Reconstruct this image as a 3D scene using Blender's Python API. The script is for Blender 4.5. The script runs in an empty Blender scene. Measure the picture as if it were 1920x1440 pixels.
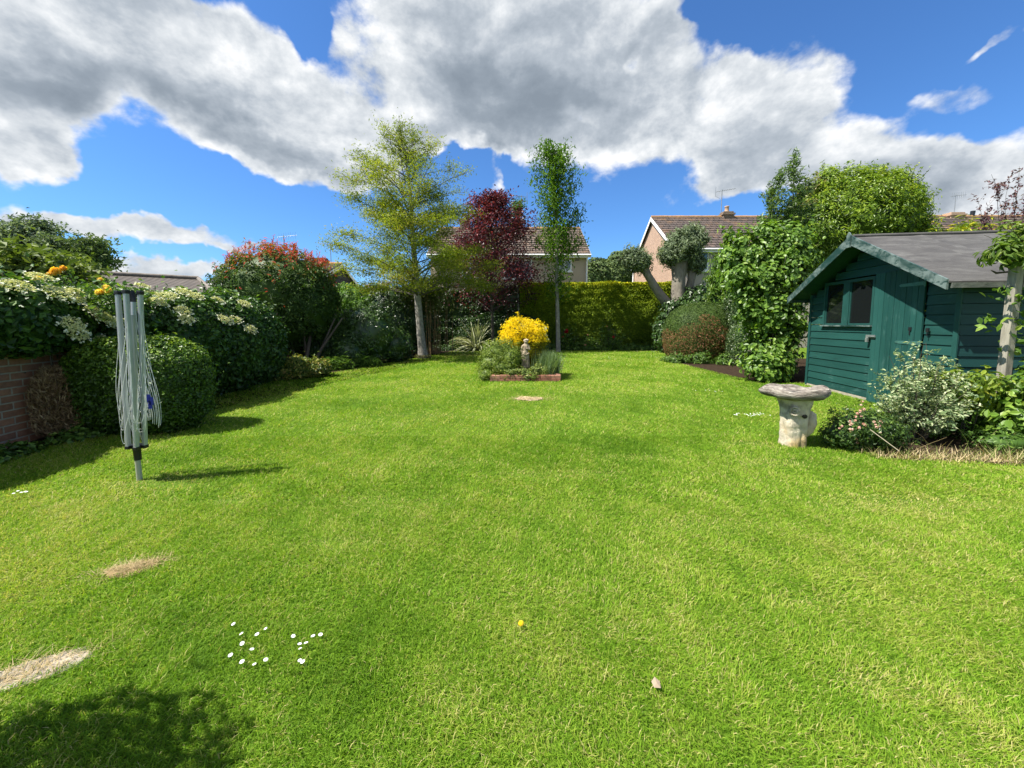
import bpy, math, random
import numpy as np
from math import radians, sin, cos, pi, atan2, sqrt
rng = np.random.default_rng(7); random.seed(7)
S = bpy.context.scene; COL = S.collection
# ------------------------------------------------------------------ camera
F, EYE, PITCH = 723.0, 1.25, radians(5)
cam = bpy.data.cameras.new('camera'); co = bpy.data.objects.new('camera', cam); COL.objects.link(co)
cam.lens = 36 * F / 1920; cam.sensor_width = 36; cam.shift_y = -50 / 1920; cam.clip_end = 2000; cam.clip_start = .05
co.location = (0, 0, EYE); co.rotation_euler = (radians(90) - PITCH, 0, 0); S.camera = co
# ------------------------------------------------------------------ sun, sky, exposure
SUN = np.array([-.52, -.14, .84]); SUN /= np.linalg.norm(SUN)
sl = bpy.data.lights.new('sun', 'SUN'); sl.energy = 4.3; sl.angle = radians(.55); sl.color = (1, .95, .86)
so = bpy.data.objects.new('sun', sl); COL.objects.link(so)
from mathutils import Vector
so.rotation_euler = Vector(SUN).to_track_quat('Z', 'Y').to_euler()
S.view_settings.view_transform = 'Standard'; S.view_settings.look = 'None'
S.view_settings.exposure = 1.42; S.view_settings.gamma = 1
S.cycles.use_denoising = True; S.cycles.max_bounces = 6; S.cycles.diffuse_bounces = 3; S.cycles.transparent_max_bounces = 6
S.cycles.sample_clamp_indirect = 8; S.cycles.caustics_reflective = False; S.cycles.caustics_refractive = False

def ray(u, v):
    a, b = (u - 960) / F, (670 - v) / F
    return np.array([a, cos(PITCH) + b * sin(PITCH), -sin(PITCH) + b * cos(PITCH)])
def G(u, v, z=0):
    r = ray(u, v); t = (z - EYE) / r[2]; return np.array([r[0] * t, r[1] * t, z])
def P(u, v, Y):
    r = ray(u, v); t = Y / r[1]; return np.array([r[0] * t, Y, EYE + r[2] * t])

class NT:
    def __init__(s, tree): s.t = tree; s.n = tree.nodes; s.l = tree.links
    def new(s, typ, **kw):
        n = s.n.new(typ)
        for k, v in kw.items():
            if k.startswith('i_'):
                key = k[2:]; key = int(key) if key.isdigit() else key.replace('_', ' ')
                s.set(n.inputs[key], v)
            else: setattr(n, k, v)
        return n
    def set(s, inp, v):
        if hasattr(v, 'is_output'): s.l.new(v, inp)
        elif hasattr(v, 'outputs'): s.l.new(v.outputs[0], inp)
        else: inp.default_value = v
    def math(s, op, a, b=0.0, clamp=False):
        n = s.n.new('ShaderNodeMath'); n.operation = op; n.use_clamp = clamp
        s.set(n.inputs[0], a); s.set(n.inputs[1], b); return n.outputs[0]
    def ramp(s, fac, stops, interp='LINEAR'):
        n = s.n.new('ShaderNodeValToRGB'); cr = n.color_ramp; cr.interpolation = interp
        while len(cr.elements) < len(stops): cr.elements.new(.5)
        for e, (p, c) in zip(cr.elements, stops): e.position = p; e.color = (*c[:3], 1)
        s.set(n.inputs[0], fac); return n.outputs[0]
    def mix(s, fac, a, b, mode='MIX'):
        n = s.n.new('ShaderNodeMix'); n.data_type = 'RGBA'; n.blend_type = mode
        s.set(n.inputs[0], fac); s.set(n.inputs[6], a); s.set(n.inputs[7], b); return n.outputs[2]
    def noise(s, vec, scale, detail=4, rough=.55, dist=0.0):
        n = s.n.new('ShaderNodeTexNoise')
        if vec is not None: s.set(n.inputs['Vector'], vec)
        s.set(n.inputs['Scale'], scale); s.set(n.inputs['Detail'], detail); s.set(n.inputs['Roughness'], rough); s.set(n.inputs['Distortion'], dist)
        return n.outputs[0]
    def smooth(s, v, a, b):
        n = s.n.new('ShaderNodeMapRange'); n.interpolation_type = 'SMOOTHSTEP'
        s.set(n.inputs[0], v); n.inputs[1].default_value = a; n.inputs[2].default_value = b; return n.outputs[0]

def make_world():
    w = bpy.data.worlds.new('World'); S.world = w; w.use_nodes = True
    T = NT(w.node_tree); T.n.clear()
    out = T.new('ShaderNodeOutputWorld')
    sky = T.new('ShaderNodeTexSky', sky_type='NISHITA', sun_disc=False)
    sky.sun_elevation = math.asin(SUN[2]); sky.sun_rotation = atan2(SUN[0], SUN[1]); sky.air_density = 1.0; sky.dust_density = .25; sky.ozone_density = 2.2
    g = T.new('ShaderNodeTexCoord').outputs['Generated']
    sep = T.new('ShaderNodeSeparateXYZ', i_0=g); x, y, z = sep.outputs
    az = T.math('ARCTAN2', x, y); el = T.math('ARCSINE', z)
    q0 = T.new('ShaderNodeCombineXYZ', i_0=az, i_1=el).outputs[0]
    # domain warp so that the cloud masses get ragged outlines
    wn = T.new('ShaderNodeTexNoise', i_Vector=g, i_Scale=5.0, i_Detail=5.0, i_Roughness=.6)
    wv = T.new('ShaderNodeVectorMath', operation='SUBTRACT', i_0=wn.outputs['Color'], i_1=(.5, .5, .5))
    ws = T.new('ShaderNodeVectorMath', operation='SCALE', i_0=wv.outputs[0]); ws.inputs['Scale'].default_value = .16
    q = T.new('ShaderNodeVectorMath', operation='ADD', i_0=q0, i_1=ws.outputs[0]).outputs[0]
    def azel(u, v):
        r = ray(u, v); r = r / np.linalg.norm(r); return np.array([atan2(r[0], r[1]), math.asin(r[2])])
    def field(blobs):
        acc = None
        for (cu, cv, ru, rv, ang, wt) in blobs:
            c = azel(cu, cv); a = radians(ang)
            e1 = azel(cu + ru * cos(a), cv + ru * sin(a)) - c; e2 = azel(cu - rv * sin(a) * -1 * -1, cv + rv * cos(a)) - c
            m = T.new('ShaderNodeMapping', vector_type='TEXTURE', i_Vector=q)
            m.inputs['Location'].default_value = (c[0], c[1], 0); m.inputs['Rotation'].default_value = (0, 0, atan2(e1[1], e1[0]))
            m.inputs['Scale'].default_value = (np.hypot(*e1), np.hypot(*e2), 1)
            ln = T.new('ShaderNodeVectorMath', operation='LENGTH', i_0=m.outputs[0]).outputs['Value']
            f = T.new('ShaderNodeMapRange', interpolation_type='SMOOTHERSTEP', i_0=ln)
            f.inputs[1].default_value = 1.45; f.inputs[2].default_value = .25; f.inputs[3].default_value = 0; f.inputs[4].default_value = wt
            acc = f.outputs[0] if acc is None else T.math('ADD', acc, f.outputs[0])
        return acc
    pos = [(200, 90, 420, 130, 16, 1.0), (560, 225, 300, 95, 22, 1), (-20, 150, 200, 190, 0, 1), (60, 285, 130, 50, 12, .9), (420, 60, 170, 90, 10, .6), (820, 130, 230, 190, 0, 1.1),
           (1090, 150, 210, 190, 0, 1.1), (1000, 260, 200, 40, 0, .6), (640, 300, 120, 45, 20, .9), (480, 300, 110, 34, 20, .8), (1330, 235, 200, 110, 12, 1), (1580, 285, 230, 110, 16, 1), (1500, 130, 190, 80, -12, .9),
           (1800, 170, 150, 42, 10, .55), (1890, 60, 90, 16, -18, .55), (1790, 350, 200, 70, 12, 1), (1310, 375, 110, 34, 0, .6), (1960, 300, 150, 90, 0, .6), (1420, 330, 150, 60, 0, .8),
           (250, 428, 250, 26, 3, 1.0), (60, 425, 90, 16, 5, .6), (300, 496, 250, 30, 0, 1.0), (-60, 470, 160, 22, 0, .7), (470, 450, 70, 10, 0, .5), (930, 338, 20, 34, 0, 1.1), (1000, 60, 260, 110, 0, .5), (1250, 40, 60, 60, 0, .4),
           (960, -280, 900, 130, 0, .8), (-700, 200, 400, 200, 0, .9), (2700, 200, 400, 200, 0, .6)]
    neg = [(585, 55, 50, 45, 30, 1.5), (530, 20, 60, 20, 30, 1.0), (1206, 92, 20, 34, 20, .45), (1380, 25, 140, 34, -8, 1.2), (1640, 50, 110, 45, -14, .7), (1740, 120, 50, 60, 0, .6), (860, 330, 120, 40, 0, .8), (280, 330, 140, 45, 4, .8), (1480, 165, 18, 8, 0, .3)]
    gry = [(170, 190, 260, 60, 22, .75), (450, 248, 190, 38, 20, .8), (340, 30, 120, 40, 0, .25), (960, 205, 210, 85, 4, .85), (1100, 120, 160, 110, 0, .5), (1440, 300, 170, 55, 8, .5), (1680, 350, 190, 60, 6, .55), (850, 60, 110, 90, 0, .25), (20, 230, 120, 30, 10, .35), (760, 265, 200, 35, 8, .35)]
    D = T.math('SUBTRACT', field(pos), field(neg)); GR = field(gry)
    gz = T.new('ShaderNodeVectorMath', operation='MULTIPLY', i_0=g, i_1=(1, 1, 1.45)).outputs[0]
    n1 = T.noise(gz, 4.9, 8, .60, .1)
    off = T.new('ShaderNodeVectorMath', operation='ADD', i_0=gz, i_1=(-.018, 0, .034)).outputs[0]
    n2 = T.noise(off, 4.9, 6, .60, .1)
    n3 = T.noise(gz, 2.6, 3, .5)
    D = T.math('ADD', D, T.math('MULTIPLY', T.smooth(y, .05, -.45), .75)); D = T.math('ADD', D, T.math('MULTIPLY', T.smooth(z, .72, .9), .6))  # unseen cloud added behind the camera and overhead for more fill light
    Dc = T.math('MINIMUM', D, 1.25)
    def puff(vec):
        wq = T.new('ShaderNodeTexNoise', i_Vector=vec, i_Scale=9.0, i_Detail=4.0, i_Roughness=.6); ws_ = T.new('ShaderNodeVectorMath', operation='SUBTRACT', i_0=wq.outputs['Color'], i_1=(.5, .5, .5)); w2 = T.new('ShaderNodeVectorMath', operation='SCALE', i_0=ws_.outputs[0]); w2.inputs['Scale'].default_value = .09
        vv = T.new('ShaderNodeVectorMath', operation='ADD', i_0=vec, i_1=w2.outputs[0]); vo = T.new('ShaderNodeTexVoronoi', feature='F1', i_Vector=vv.outputs[0], i_Scale=8.0, i_Detail=2.0, i_Roughness=.5)
        return T.math('SUBTRACT', .55, vo.outputs['Distance'])
    pf = T.math('MULTIPLY', puff(gz), .22)
    d = T.math('ADD', T.math('MULTIPLY', Dc, 1.0), T.math('MULTIPLY', T.math('SUBTRACT', T.math('ADD', n1, pf), .49), 1.9))
    mask = T.smooth(d, .36, .80)
    thick = T.smooth(d, .5, 1.5)
    relief = T.math('ADD', T.math('MULTIPLY', T.math('SUBTRACT', n1, n2), 2.2), T.math('MULTIPLY', pf, .9))
    br = T.math('ADD', 1.0, relief)
    br = T.math('SUBTRACT', br, T.math('MULTIPLY', thick, .20))
    br = T.math('SUBTRACT', br, T.math('MULTIPLY', T.math('MULTIPLY', GR, thick), T.math('ADD', .36, T.math('MULTIPLY', n3, .6))))
    br = T.math('MAXIMUM', T.math('MINIMUM', br, 1.08), .06)
    cc = T.ramp(T.math('MULTIPLY', br, .9), [(0, (.22, .265, .32)), (.3, (.29, .34, .40)), (.55, (.44, .49, .55)), (.8, (.70, .735, .77)), (1, (.96, .965, .97))])
    bs = T.new('ShaderNodeBackground', i_1=.059)
    tint = T.mix(1.0, sky.outputs[0], (.50, .84, 1.22, 1), 'MULTIPLY')
    T.set(bs.inputs[0], tint)
    bc = T.new('ShaderNodeBackground', i_0=cc, i_1=.43)
    mx = T.new('ShaderNodeMixShader', i_0=mask, i_1=bs.outputs[0], i_2=bc.outputs[0])
    T.l.new(mx.outputs[0], out.inputs[0])
    w.cycles.sampling_method = 'MANUAL'; w.cycles.sample_map_resolution = 512
make_world()

# ------------------------------------------------------------------ helpers
def nz(v): return v / np.maximum(np.linalg.norm(v, axis=-1, keepdims=True), 1e-9)
_K = rng.normal(size=(10, 3)); _PH = rng.uniform(0, 6.28, 10)
def wob(p, f=1.0, seed=0):
    "smooth pseudo noise about -1..1"
    p = np.asarray(p, float); o = np.zeros(p.shape[:-1])
    for i in range(10):
        k = np.roll(_K[i], seed) * (1 + .23 * i) * f; o += np.sin(p @ k + _PH[(i + seed) % 10]) / (1 + .12 * i)
    return o / 3.2
def tag(o, label=None, cat=None, group=None, kind=None):
    for k, v in (('label', label), ('category', cat), ('group', group), ('kind', kind)):
        if v: o[k] = v
    return o
def thing(name, loc, label, cat, group=None, rz=0, kind=None):
    o = bpy.data.objects.new(name, None); COL.objects.link(o); o.location = tuple(loc); o.rotation_euler = (0, 0, rz); o.empty_display_size = .2
    return tag(o, label, cat, group, kind)

class MB:
    def __init__(s): s.V = []; s.n = 0; s.L = []; s.C = []; s.M = []; s.R = []; s.SM = []
    def add(s, V, faces, mat=0, rnd=.5, smooth=False):
        V = np.asarray(V, float).reshape(-1, 3)
        if isinstance(faces, np.ndarray): fl = [faces]
        else:
            by = {}
            for f in faces: by.setdefault(len(f), []).append(f)
            fl = [np.array(x) for x in by.values()]
        for f in fl:
            s.L.append((f + s.n).ravel()); s.C.append(np.full(len(f), f.shape[1])); s.M.append(np.full(len(f), mat)); s.SM.append(np.full(len(f), smooth))
        s.V.append(V); s.R.append(np.broadcast_to(np.asarray(rnd, float), (len(V),)).copy()); s.n += len(V); return s
    def box(s, a, b, mat=0, rnd=.5, bev=0):
        a = np.minimum(a, b) if True else a; 
        a0, b0 = np.minimum(a, b), np.maximum(a, b)
        V = [(x, y, z) for z in (a0[2], b0[2]) for (x, y) in ((a0[0], a0[1]), (b0[0], a0[1]), (b0[0], b0[1]), (a0[0], b0[1]))]
        return s.add(V, [(3, 2, 1, 0), (4, 5, 6, 7), (0, 1, 5, 4), (1, 2, 6, 5), (2, 3, 7, 6), (3, 0, 4, 7)], mat, rnd)
    def hexa(s, bottom, top, mat=0, rnd=.5):
        return s.add(list(bottom) + list(top), [(3, 2, 1, 0), (4, 5, 6, 7), (0, 1, 5, 4), (1, 2, 6, 5), (2, 3, 7, 6), (3, 0, 4, 7)], mat, rnd)
    def beam(s, p, q, w, h, up=(0, 0, 1), mat=0, rnd=.5):
        p, q, up = map(lambda a: np.asarray(a, float), (p, q, up)); d = nz(q - p); r = nz(np.cross(d, up)); u = np.cross(r, d)
        o = [(-1, -1), (1, -1), (1, 1), (-1, 1)]
        return s.hexa([p + r * a * w / 2 + u * b * h / 2 for a, b in o], [q + r * a * w / 2 + u * b * h / 2 for a, b in o], mat, rnd)
    def tube(s, pts, rad, k=8, mat=0, rnd=.5, cap=True, bump=0):
        pts = np.asarray(pts, float); n = len(pts); rad = np.broadcast_to(np.asarray(rad, float), (n,))
        t = np.gradient(pts, axis=0); t = nz(t); ref = np.array([.31, .95, .05]) if abs(t[0][2]) > .5 else np.array([0.02, .05, 1.0])
        a = nz(np.cross(t, ref)); b = np.cross(t, a); th = np.arange(k) * 2 * pi / k
        ring = a[:, None] * np.cos(th)[None, :, None] + b[:, None] * np.sin(th)[None, :, None]
        rr = rad[:, None] * np.ones(k)
        if bump: rr = rr * (1 + bump * wob(pts[:, None] * 9 + ring * 3, 1.0))
        V = pts[:, None] + ring * rr[..., None]
        i = np.arange(n - 1)[:, None] * k; j = np.arange(k)[None]; j2 = (j + 1) % k
        Fq = np.stack([i + j, i + j2, i + k + j2, i + k + j], -1).reshape(-1, 4)
        s.add(V.reshape(-1, 3), Fq, mat, rnd, True)
        if cap:
            s.add(V[-1], [tuple(range(k))], mat, rnd); s.add(V[0][::-1], [tuple(range(k))], mat, rnd)
        return s
    def lathe(s, prof, c=(0, 0, 0), k=20, mat=0, rnd=.5, wobble=0, sx=1, sy=1):
        prof = np.array(prof, float); th = np.arange(k) * 2 * pi / k; n = len(prof)
        V = np.stack([prof[:, :1] * np.cos(th) * sx, prof[:, :1] * np.sin(th) * sy, prof[:, 1:] + 0 * th], -1)
        if wobble: V[..., :2] *= (1 + wobble * wob(V * 9, 1.0))[..., None]
        V = V + np.array(c)
        i = np.arange(n - 1)[:, None] * k; j = np.arange(k)[None]; j2 = (j + 1) % k
        return s.add(V.reshape(-1, 3), np.stack([i + j, i + j2, i + k + j2, i + k + j], -1).reshape(-1, 4), mat, rnd, True)
    def leaves(s, Pt, N, size, aspect=.4, out=None, droop=0, mat=0, rnd=None, hexl=False, fold=.15, sj=.3):
        n = len(Pt)
        if n == 0: return s
        N = nz(N); r = rng.normal(size=(n, 3)); 
        if out is not None: r = nz(r) + out
        r[:, 2] -= droop; t = r - N * (r * N).sum(1, keepdims=True); t = nz(t); b = np.cross(t, N)
        sz = (size * (1 + sj * rng.uniform(-1, 1, n)))[:, None]; w = sz * aspect * .5
        base = Pt - t * sz * .5; tip = Pt + t * sz * .5 - N * sz * fold * .6
        if rnd is None: rnd = rng.random(n)
        if hexl:
            l1 = base + t * sz * .3 + b * w * .9 + N * sz * fold * .5; l2 = base + t * sz * .66 + b * w * .8 + N * sz * fold * .4
            r1 = base + t * sz * .3 - b * w * .9 + N * sz * fold * .5; r2 = base + t * sz * .66 - b * w * .8 + N * sz * fold * .4
            V = np.stack([base, l1, l2, tip, r2, r1], 1).reshape(-1, 3); i = np.arange(n)[:, None] * 6
            Fq = np.concatenate([i + np.array([[0, 3, 2, 1]]), i + np.array([[0, 5, 4, 3]])]); return s.add(V, Fq, mat, np.repeat(rnd, 6))
        l = Pt + b * w + N * sz * fold * .5; r_ = Pt - b * w + N * sz * fold * .5
        V = np.stack([base, l, tip, r_], 1).reshape(-1, 3); i = np.arange(n)[:, None] * 4
        Fq = np.concatenate([i + np.array([[0, 2, 1]]), i + np.array([[0, 3, 2]])])
        return s.add(V, Fq, mat, np.repeat(rnd, 4))
    def build(s, name, mats, parent=None, label=None, uv=False, world=True, bevel=0):
        V = np.concatenate(s.V); 
        if parent is not None and world:
            V = V - np.array(parent.location)
            a = -parent.rotation_euler[2]
            if a: V = np.stack([V[:, 0] * cos(a) - V[:, 1] * sin(a), V[:, 0] * sin(a) + V[:, 1] * cos(a), V[:, 2]], 1)
        me = bpy.data.meshes.new(name); L = np.concatenate(s.L).astype(np.int32); C = np.concatenate(s.C).astype(np.int32)
        me.vertices.add(len(V)); me.vertices.foreach_set('co', V.ravel()); me.loops.add(len(L)); me.loops.foreach_set('vertex_index', L)
        me.polygons.add(len(C)); me.polygons.foreach_set('loop_start', np.concatenate([[0], np.cumsum(C)[:-1]]).astype(np.int32)); me.polygons.foreach_set('loop_total', C)
        me.polygons.foreach_set('material_index', np.concatenate(s.M).astype(np.int32))
        me.polygons.foreach_set('use_smooth', np.concatenate(s.SM).astype(bool))
        at = me.attributes.new('rnd', 'FLOAT', 'POINT'); at.data.foreach_set('value', np.concatenate(s.R).astype(np.float32))
        me.update(calc_edges=True)
        if uv:
            ul = me.uv_layers.new(name='UVMap'); st = np.concatenate([[0], np.cumsum(C)]); U = np.zeros((len(L), 2))
            for f in range(len(C)):
                idx = L[st[f]:st[f + 1]]; p = V[idx]; n = np.cross(p[1] - p[0], p[2] - p[0]); n = n / (np.linalg.norm(n) + 1e-9)
                if abs(n[2]) > .98: ua, va = np.array([1., 0, 0]), np.array([0, 1., 0])
                else: ua = nz(np.cross((0, 0, 1.), n)); va = np.cross(n, ua)
                U[st[f]:st[f + 1], 0] = p @ ua; U[st[f]:st[f + 1], 1] = p @ va
            ul.data.foreach_set('uv', U.ravel())
        for m in (mats if isinstance(mats, (list, tuple)) else [mats]): me.materials.append(m)
        o = bpy.data.objects.new(name, me); COL.objects.link(o)
        if parent is not None: o.parent = parent
        if label: o['label'] = label
        if bevel:
            b = o.modifiers.new('bevel', 'BEVEL'); b.width = bevel; b.segments = 2; b.limit_method = 'ANGLE'
        return o

# ------------------------------------------------------------------ materials
def base_mat(name):
    m = bpy.data.materials.new(name); m.use_nodes = True; T = NT(m.node_tree); T.n.clear()
    o = T.new('ShaderNodeOutputMaterial'); p = T.new('ShaderNodeBsdfPrincipled'); T.l.new(p.outputs[0], o.inputs[0]); return m, T, p, o
def bump(T, p, h, strength=.3, dist=.01):
    b = T.new('ShaderNodeBump', i_Height=h, i_Strength=strength, i_Distance=dist); T.l.new(b.outputs[0], p.inputs['Normal'])
def leaf_mat(name, stops, rough=.5, trans=.3, spec=.35, patch=.25, pscale=1.2):
    m, T, p, o = base_mat(name)
    a = T.new('ShaderNodeAttribute', attribute_name='rnd').outputs['Fac']
    pos = T.new('ShaderNodeNewGeometry').outputs['Position']
    nn = T.noise(pos, pscale, 3)
    f = T.math('ADD', a, T.math('MULTIPLY', T.math('SUBTRACT', nn, .5), patch), True)
    c = T.ramp(f, stops); T.set(p.inputs['Base Color'], c); p.inputs['Roughness'].default_value = rough; p.inputs['Specular IOR Level'].default_value = spec
    tr = T.new('ShaderNodeBsdfTranslucent'); hc = T.mix(1.0, c, (1.25, 1.3, .55, 1), 'MULTIPLY'); T.set(tr.inputs[0], hc)
    mx = T.new('ShaderNodeMixShader', i_0=trans, i_1=p.outputs[0], i_2=tr.outputs[0]); T.l.new(mx.outputs[0], o.inputs[0]); return m
def bark_mat(name, c1, c2, scale=6, stretch=.25, rough=.9):
    m, T, p, o = base_mat(name); g = T.new('ShaderNodeTexCoord').outputs['Object']
    v = T.new('ShaderNodeMapping', i_Vector=g, i_Scale=(1, 1, stretch)).outputs[0]
    n = T.noise(v, scale, 7, .7); c = T.ramp(n, [(.3, c1), (.7, c2)]); T.set(p.inputs['Base Color'], c); p.inputs['Roughness'].default_value = rough
    bump(T, p, n, .7, .02); return m
def plain(name, col, rough=.6, metal=0, var=.12, scale=8, spec=.4, bmp=.0):
    m, T, p, o = base_mat(name); g = T.new('ShaderNodeTexCoord').outputs['Object']; n = T.noise(g, scale, 6, .65)
    c = np.array(col); T.set(p.inputs['Base Color'], T.ramp(n, [(.3, c * (1 - var)), (.7, np.minimum(c * (1 + var), 1))]))
    p.inputs['Roughness'].default_value = rough; p.inputs['Metallic'].default_value = metal; p.inputs['Specular IOR Level'].default_value = spec
    if bmp: bump(T, p, n, bmp, .01)
    return m
def brick_mat(name, c1, c2, mortar, scale=1.0, w=.225, h=.075, dirt=.3):
    m, T, p, o = base_mat(name); uv = T.new('ShaderNodeTexCoord').outputs['UV']
    b = T.new('ShaderNodeTexBrick', i_Vector=uv, i_Color1=(*c1, 1), i_Color2=(*c2, 1), i_Mortar=(*mortar, 1), i_Scale=1.0)
    b.inputs['Mortar Size'].default_value = .008; b.inputs['Brick Width'].default_value = w; b.inputs['Row Height'].default_value = h; b.inputs['Mortar Smooth'].default_value = .2
    n = T.noise(T.new('ShaderNodeNewGeometry').outputs['Position'], 5, 7, .7); n2 = T.noise(T.new('ShaderNodeNewGeometry').outputs['Position'], 26, 4, .6)
    c = T.mix(T.math('MULTIPLY', T.smooth(n, .45, .7), dirt), b.outputs[0], (c2[0] * .5, c2[1] * .55, c2[2] * .6, 1))
    c = T.mix(.35, c, T.ramp(n2, [(.3, (.3, .3, .3)), (.7, (1, 1, 1))]), 'MULTIPLY')
    T.set(p.inputs['Base Color'], c); p.inputs['Roughness'].default_value = .9
    bump(T, p, T.math('ADD', T.math('MULTIPLY', b.outputs['Fac'], -1.0), T.math('MULTIPLY', n2, .5)), .6, .01); return m
def tile_mat(name, c1, c2, lich=(.42, .22, .08), w=.33, h=.3, lf=.35):
    m, T, p, o = base_mat(name); uv = T.new('ShaderNodeTexCoord').outputs['UV']
    b = T.new('ShaderNodeTexBrick', i_Vector=uv, i_Color1=(*c1, 1), i_Color2=(*c2, 1), i_Mortar=(.015, .012, .01, 1), i_Scale=1.0)
    b.inputs['Mortar Size'].default_value = .022; b.inputs['Brick Width'].default_value = w; b.inputs['Row Height'].default_value = h; b.inputs['Bias'].default_value = -.1
    pos = T.new('ShaderNodeNewGeometry').outputs['Position']
    n = T.noise(pos, 1.4, 8, .72); n2 = T.noise(pos, 9, 5, .7)
    c = T.mix(T.math('MULTIPLY', T.smooth(n, .48, .68), lf), b.outputs[0], (*lich, 1))
    c = T.mix(.8, c, T.ramp(n2, [(.32, (.35, .35, .35)), (.6, (1, 1, 1)), (.72, (2.0, 2.0, 1.9))]), 'MULTIPLY')
    T.set(p.inputs['Base Color'], c); p.inputs['Roughness'].default_value = .85
    bump(T, p, T.math('MULTIPLY', b.outputs['Fac'], -1.0), 1.0, .04); return m
def glass_mat(name, tint=(.02, .025, .03), rough=.05, spec=.8):
    m, T, p, o = base_mat(name); p.inputs['Base Color'].default_value = (*tint, 1); p.inputs['Roughness'].default_value = rough
    p.inputs['Specular IOR Level'].default_value = spec
    pos = T.new('ShaderNodeTexCoord').outputs['Object']; n = T.noise(pos, 3.0, 3); bump(T, p, n, .05, .01); return m

WHITE = plain('white_paint', (.78, .78, .76), .45, var=.05); BLACK = plain('black_plastic', (.012, .013, .015), .4, var=.1)
GREYMETAL = plain('grey_metal', (.28, .29, .30), .45, .6); BARKG = bark_mat('grey_bark', (.12, .11, .095), (.30, .29, .25), 9, .8)
BARKB = bark_mat('brown_bark', (.05, .04, .03), (.12, .10, .075)); TWIG = plain('twig', (.06, .05, .035), .9)
SOIL = plain('soil', (.034, .024, .016), 1.0, var=.6, scale=14, bmp=1.0, spec=.02)
GREENS = [(0, (.028, .060, .010)), (.45, (.065, .135, .018)), (.8, (.12, .22, .028)), (1, (.21, .31, .05))]
DARKGREENS = [(0, (.018, .042, .010)), (.5, (.042, .090, .018)), (.9, (.085, .155, .028)), (1, (.16, .23, .06))]

# ------------------------------------------------------------------ foliage generators
def sphere_dirs(n): return nz(rng.normal(size=(n, 3)))
def supr(d, p): return 1 / ((np.abs(d) ** p).sum(1) ** (1 / p))[:, None]
def blob_points(blobs, n, depth=.12, lump=.08, lf=3.0, p=2.0, zmin=.02, top_bias=0):
    bl = np.array(blobs, float); area = (bl[:, 3] * bl[:, 4] + bl[:, 3] * bl[:, 5] + bl[:, 4] * bl[:, 5]); pk = rng.choice(len(bl), n * 2, p=area / area.sum())
    b = bl[pk]; d = sphere_dirs(n * 2)
    if top_bias: d[:, 2] = np.where(rng.random(n * 2) < top_bias, np.abs(d[:, 2]), d[:, 2])
    rad = b[:, 3:6]; c = b[:, :3]
    base = d * rad * (supr(d, p) if p != 2 else 1)
    k = 1 + lump * wob(base + c, lf) - np.abs(rng.normal(size=n * 2)) * depth
    pt = c + base * k[:, None]; N = nz(np.sign(d) * np.abs(d) ** (p - 1) / rad)
    keep = pt[:, 2] > zmin
    for j in range(len(bl)):
        q = np.abs(pt - bl[j, :3]) / bl[j, 3:6]; inside = (q ** p).sum(1) < (.86 ** p); keep &= ~(inside & (pk != j))
    return pt[keep][:n], N[keep][:n]
def core(mb, blobs, k=.8, mat=1, p=2.0, lump=.08, lf=3.0, zmin=0.0):
    for b in blobs:
        nu, nv = 22, 12; th = np.linspace(0, 2 * pi, nu, endpoint=False); ph = np.linspace(0.02, pi - .02, nv)
        d = np.stack([np.outer(np.sin(ph), np.cos(th)), np.outer(np.sin(ph), np.sin(th)), np.outer(np.cos(ph), np.ones(nu))], -1).reshape(-1, 3)
        c, r = np.array(b[:3]), np.array(b[3:6]); base = d * r * (supr(d, p) if p != 2 else 1)
        V = c + base * (k + lump * wob(base + c, lf))[:, None]; V[:, 2] = np.maximum(V[:, 2], zmin)
        i = np.arange(nv - 1)[:, None] * nu; j = np.arange(nu)[None]; j2 = (j + 1) % nu
        mb.add(V, np.stack([i + j, i + nu + j, i + nu + j2, i + j2], -1).reshape(-1, 4), mat, .3, True)
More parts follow.
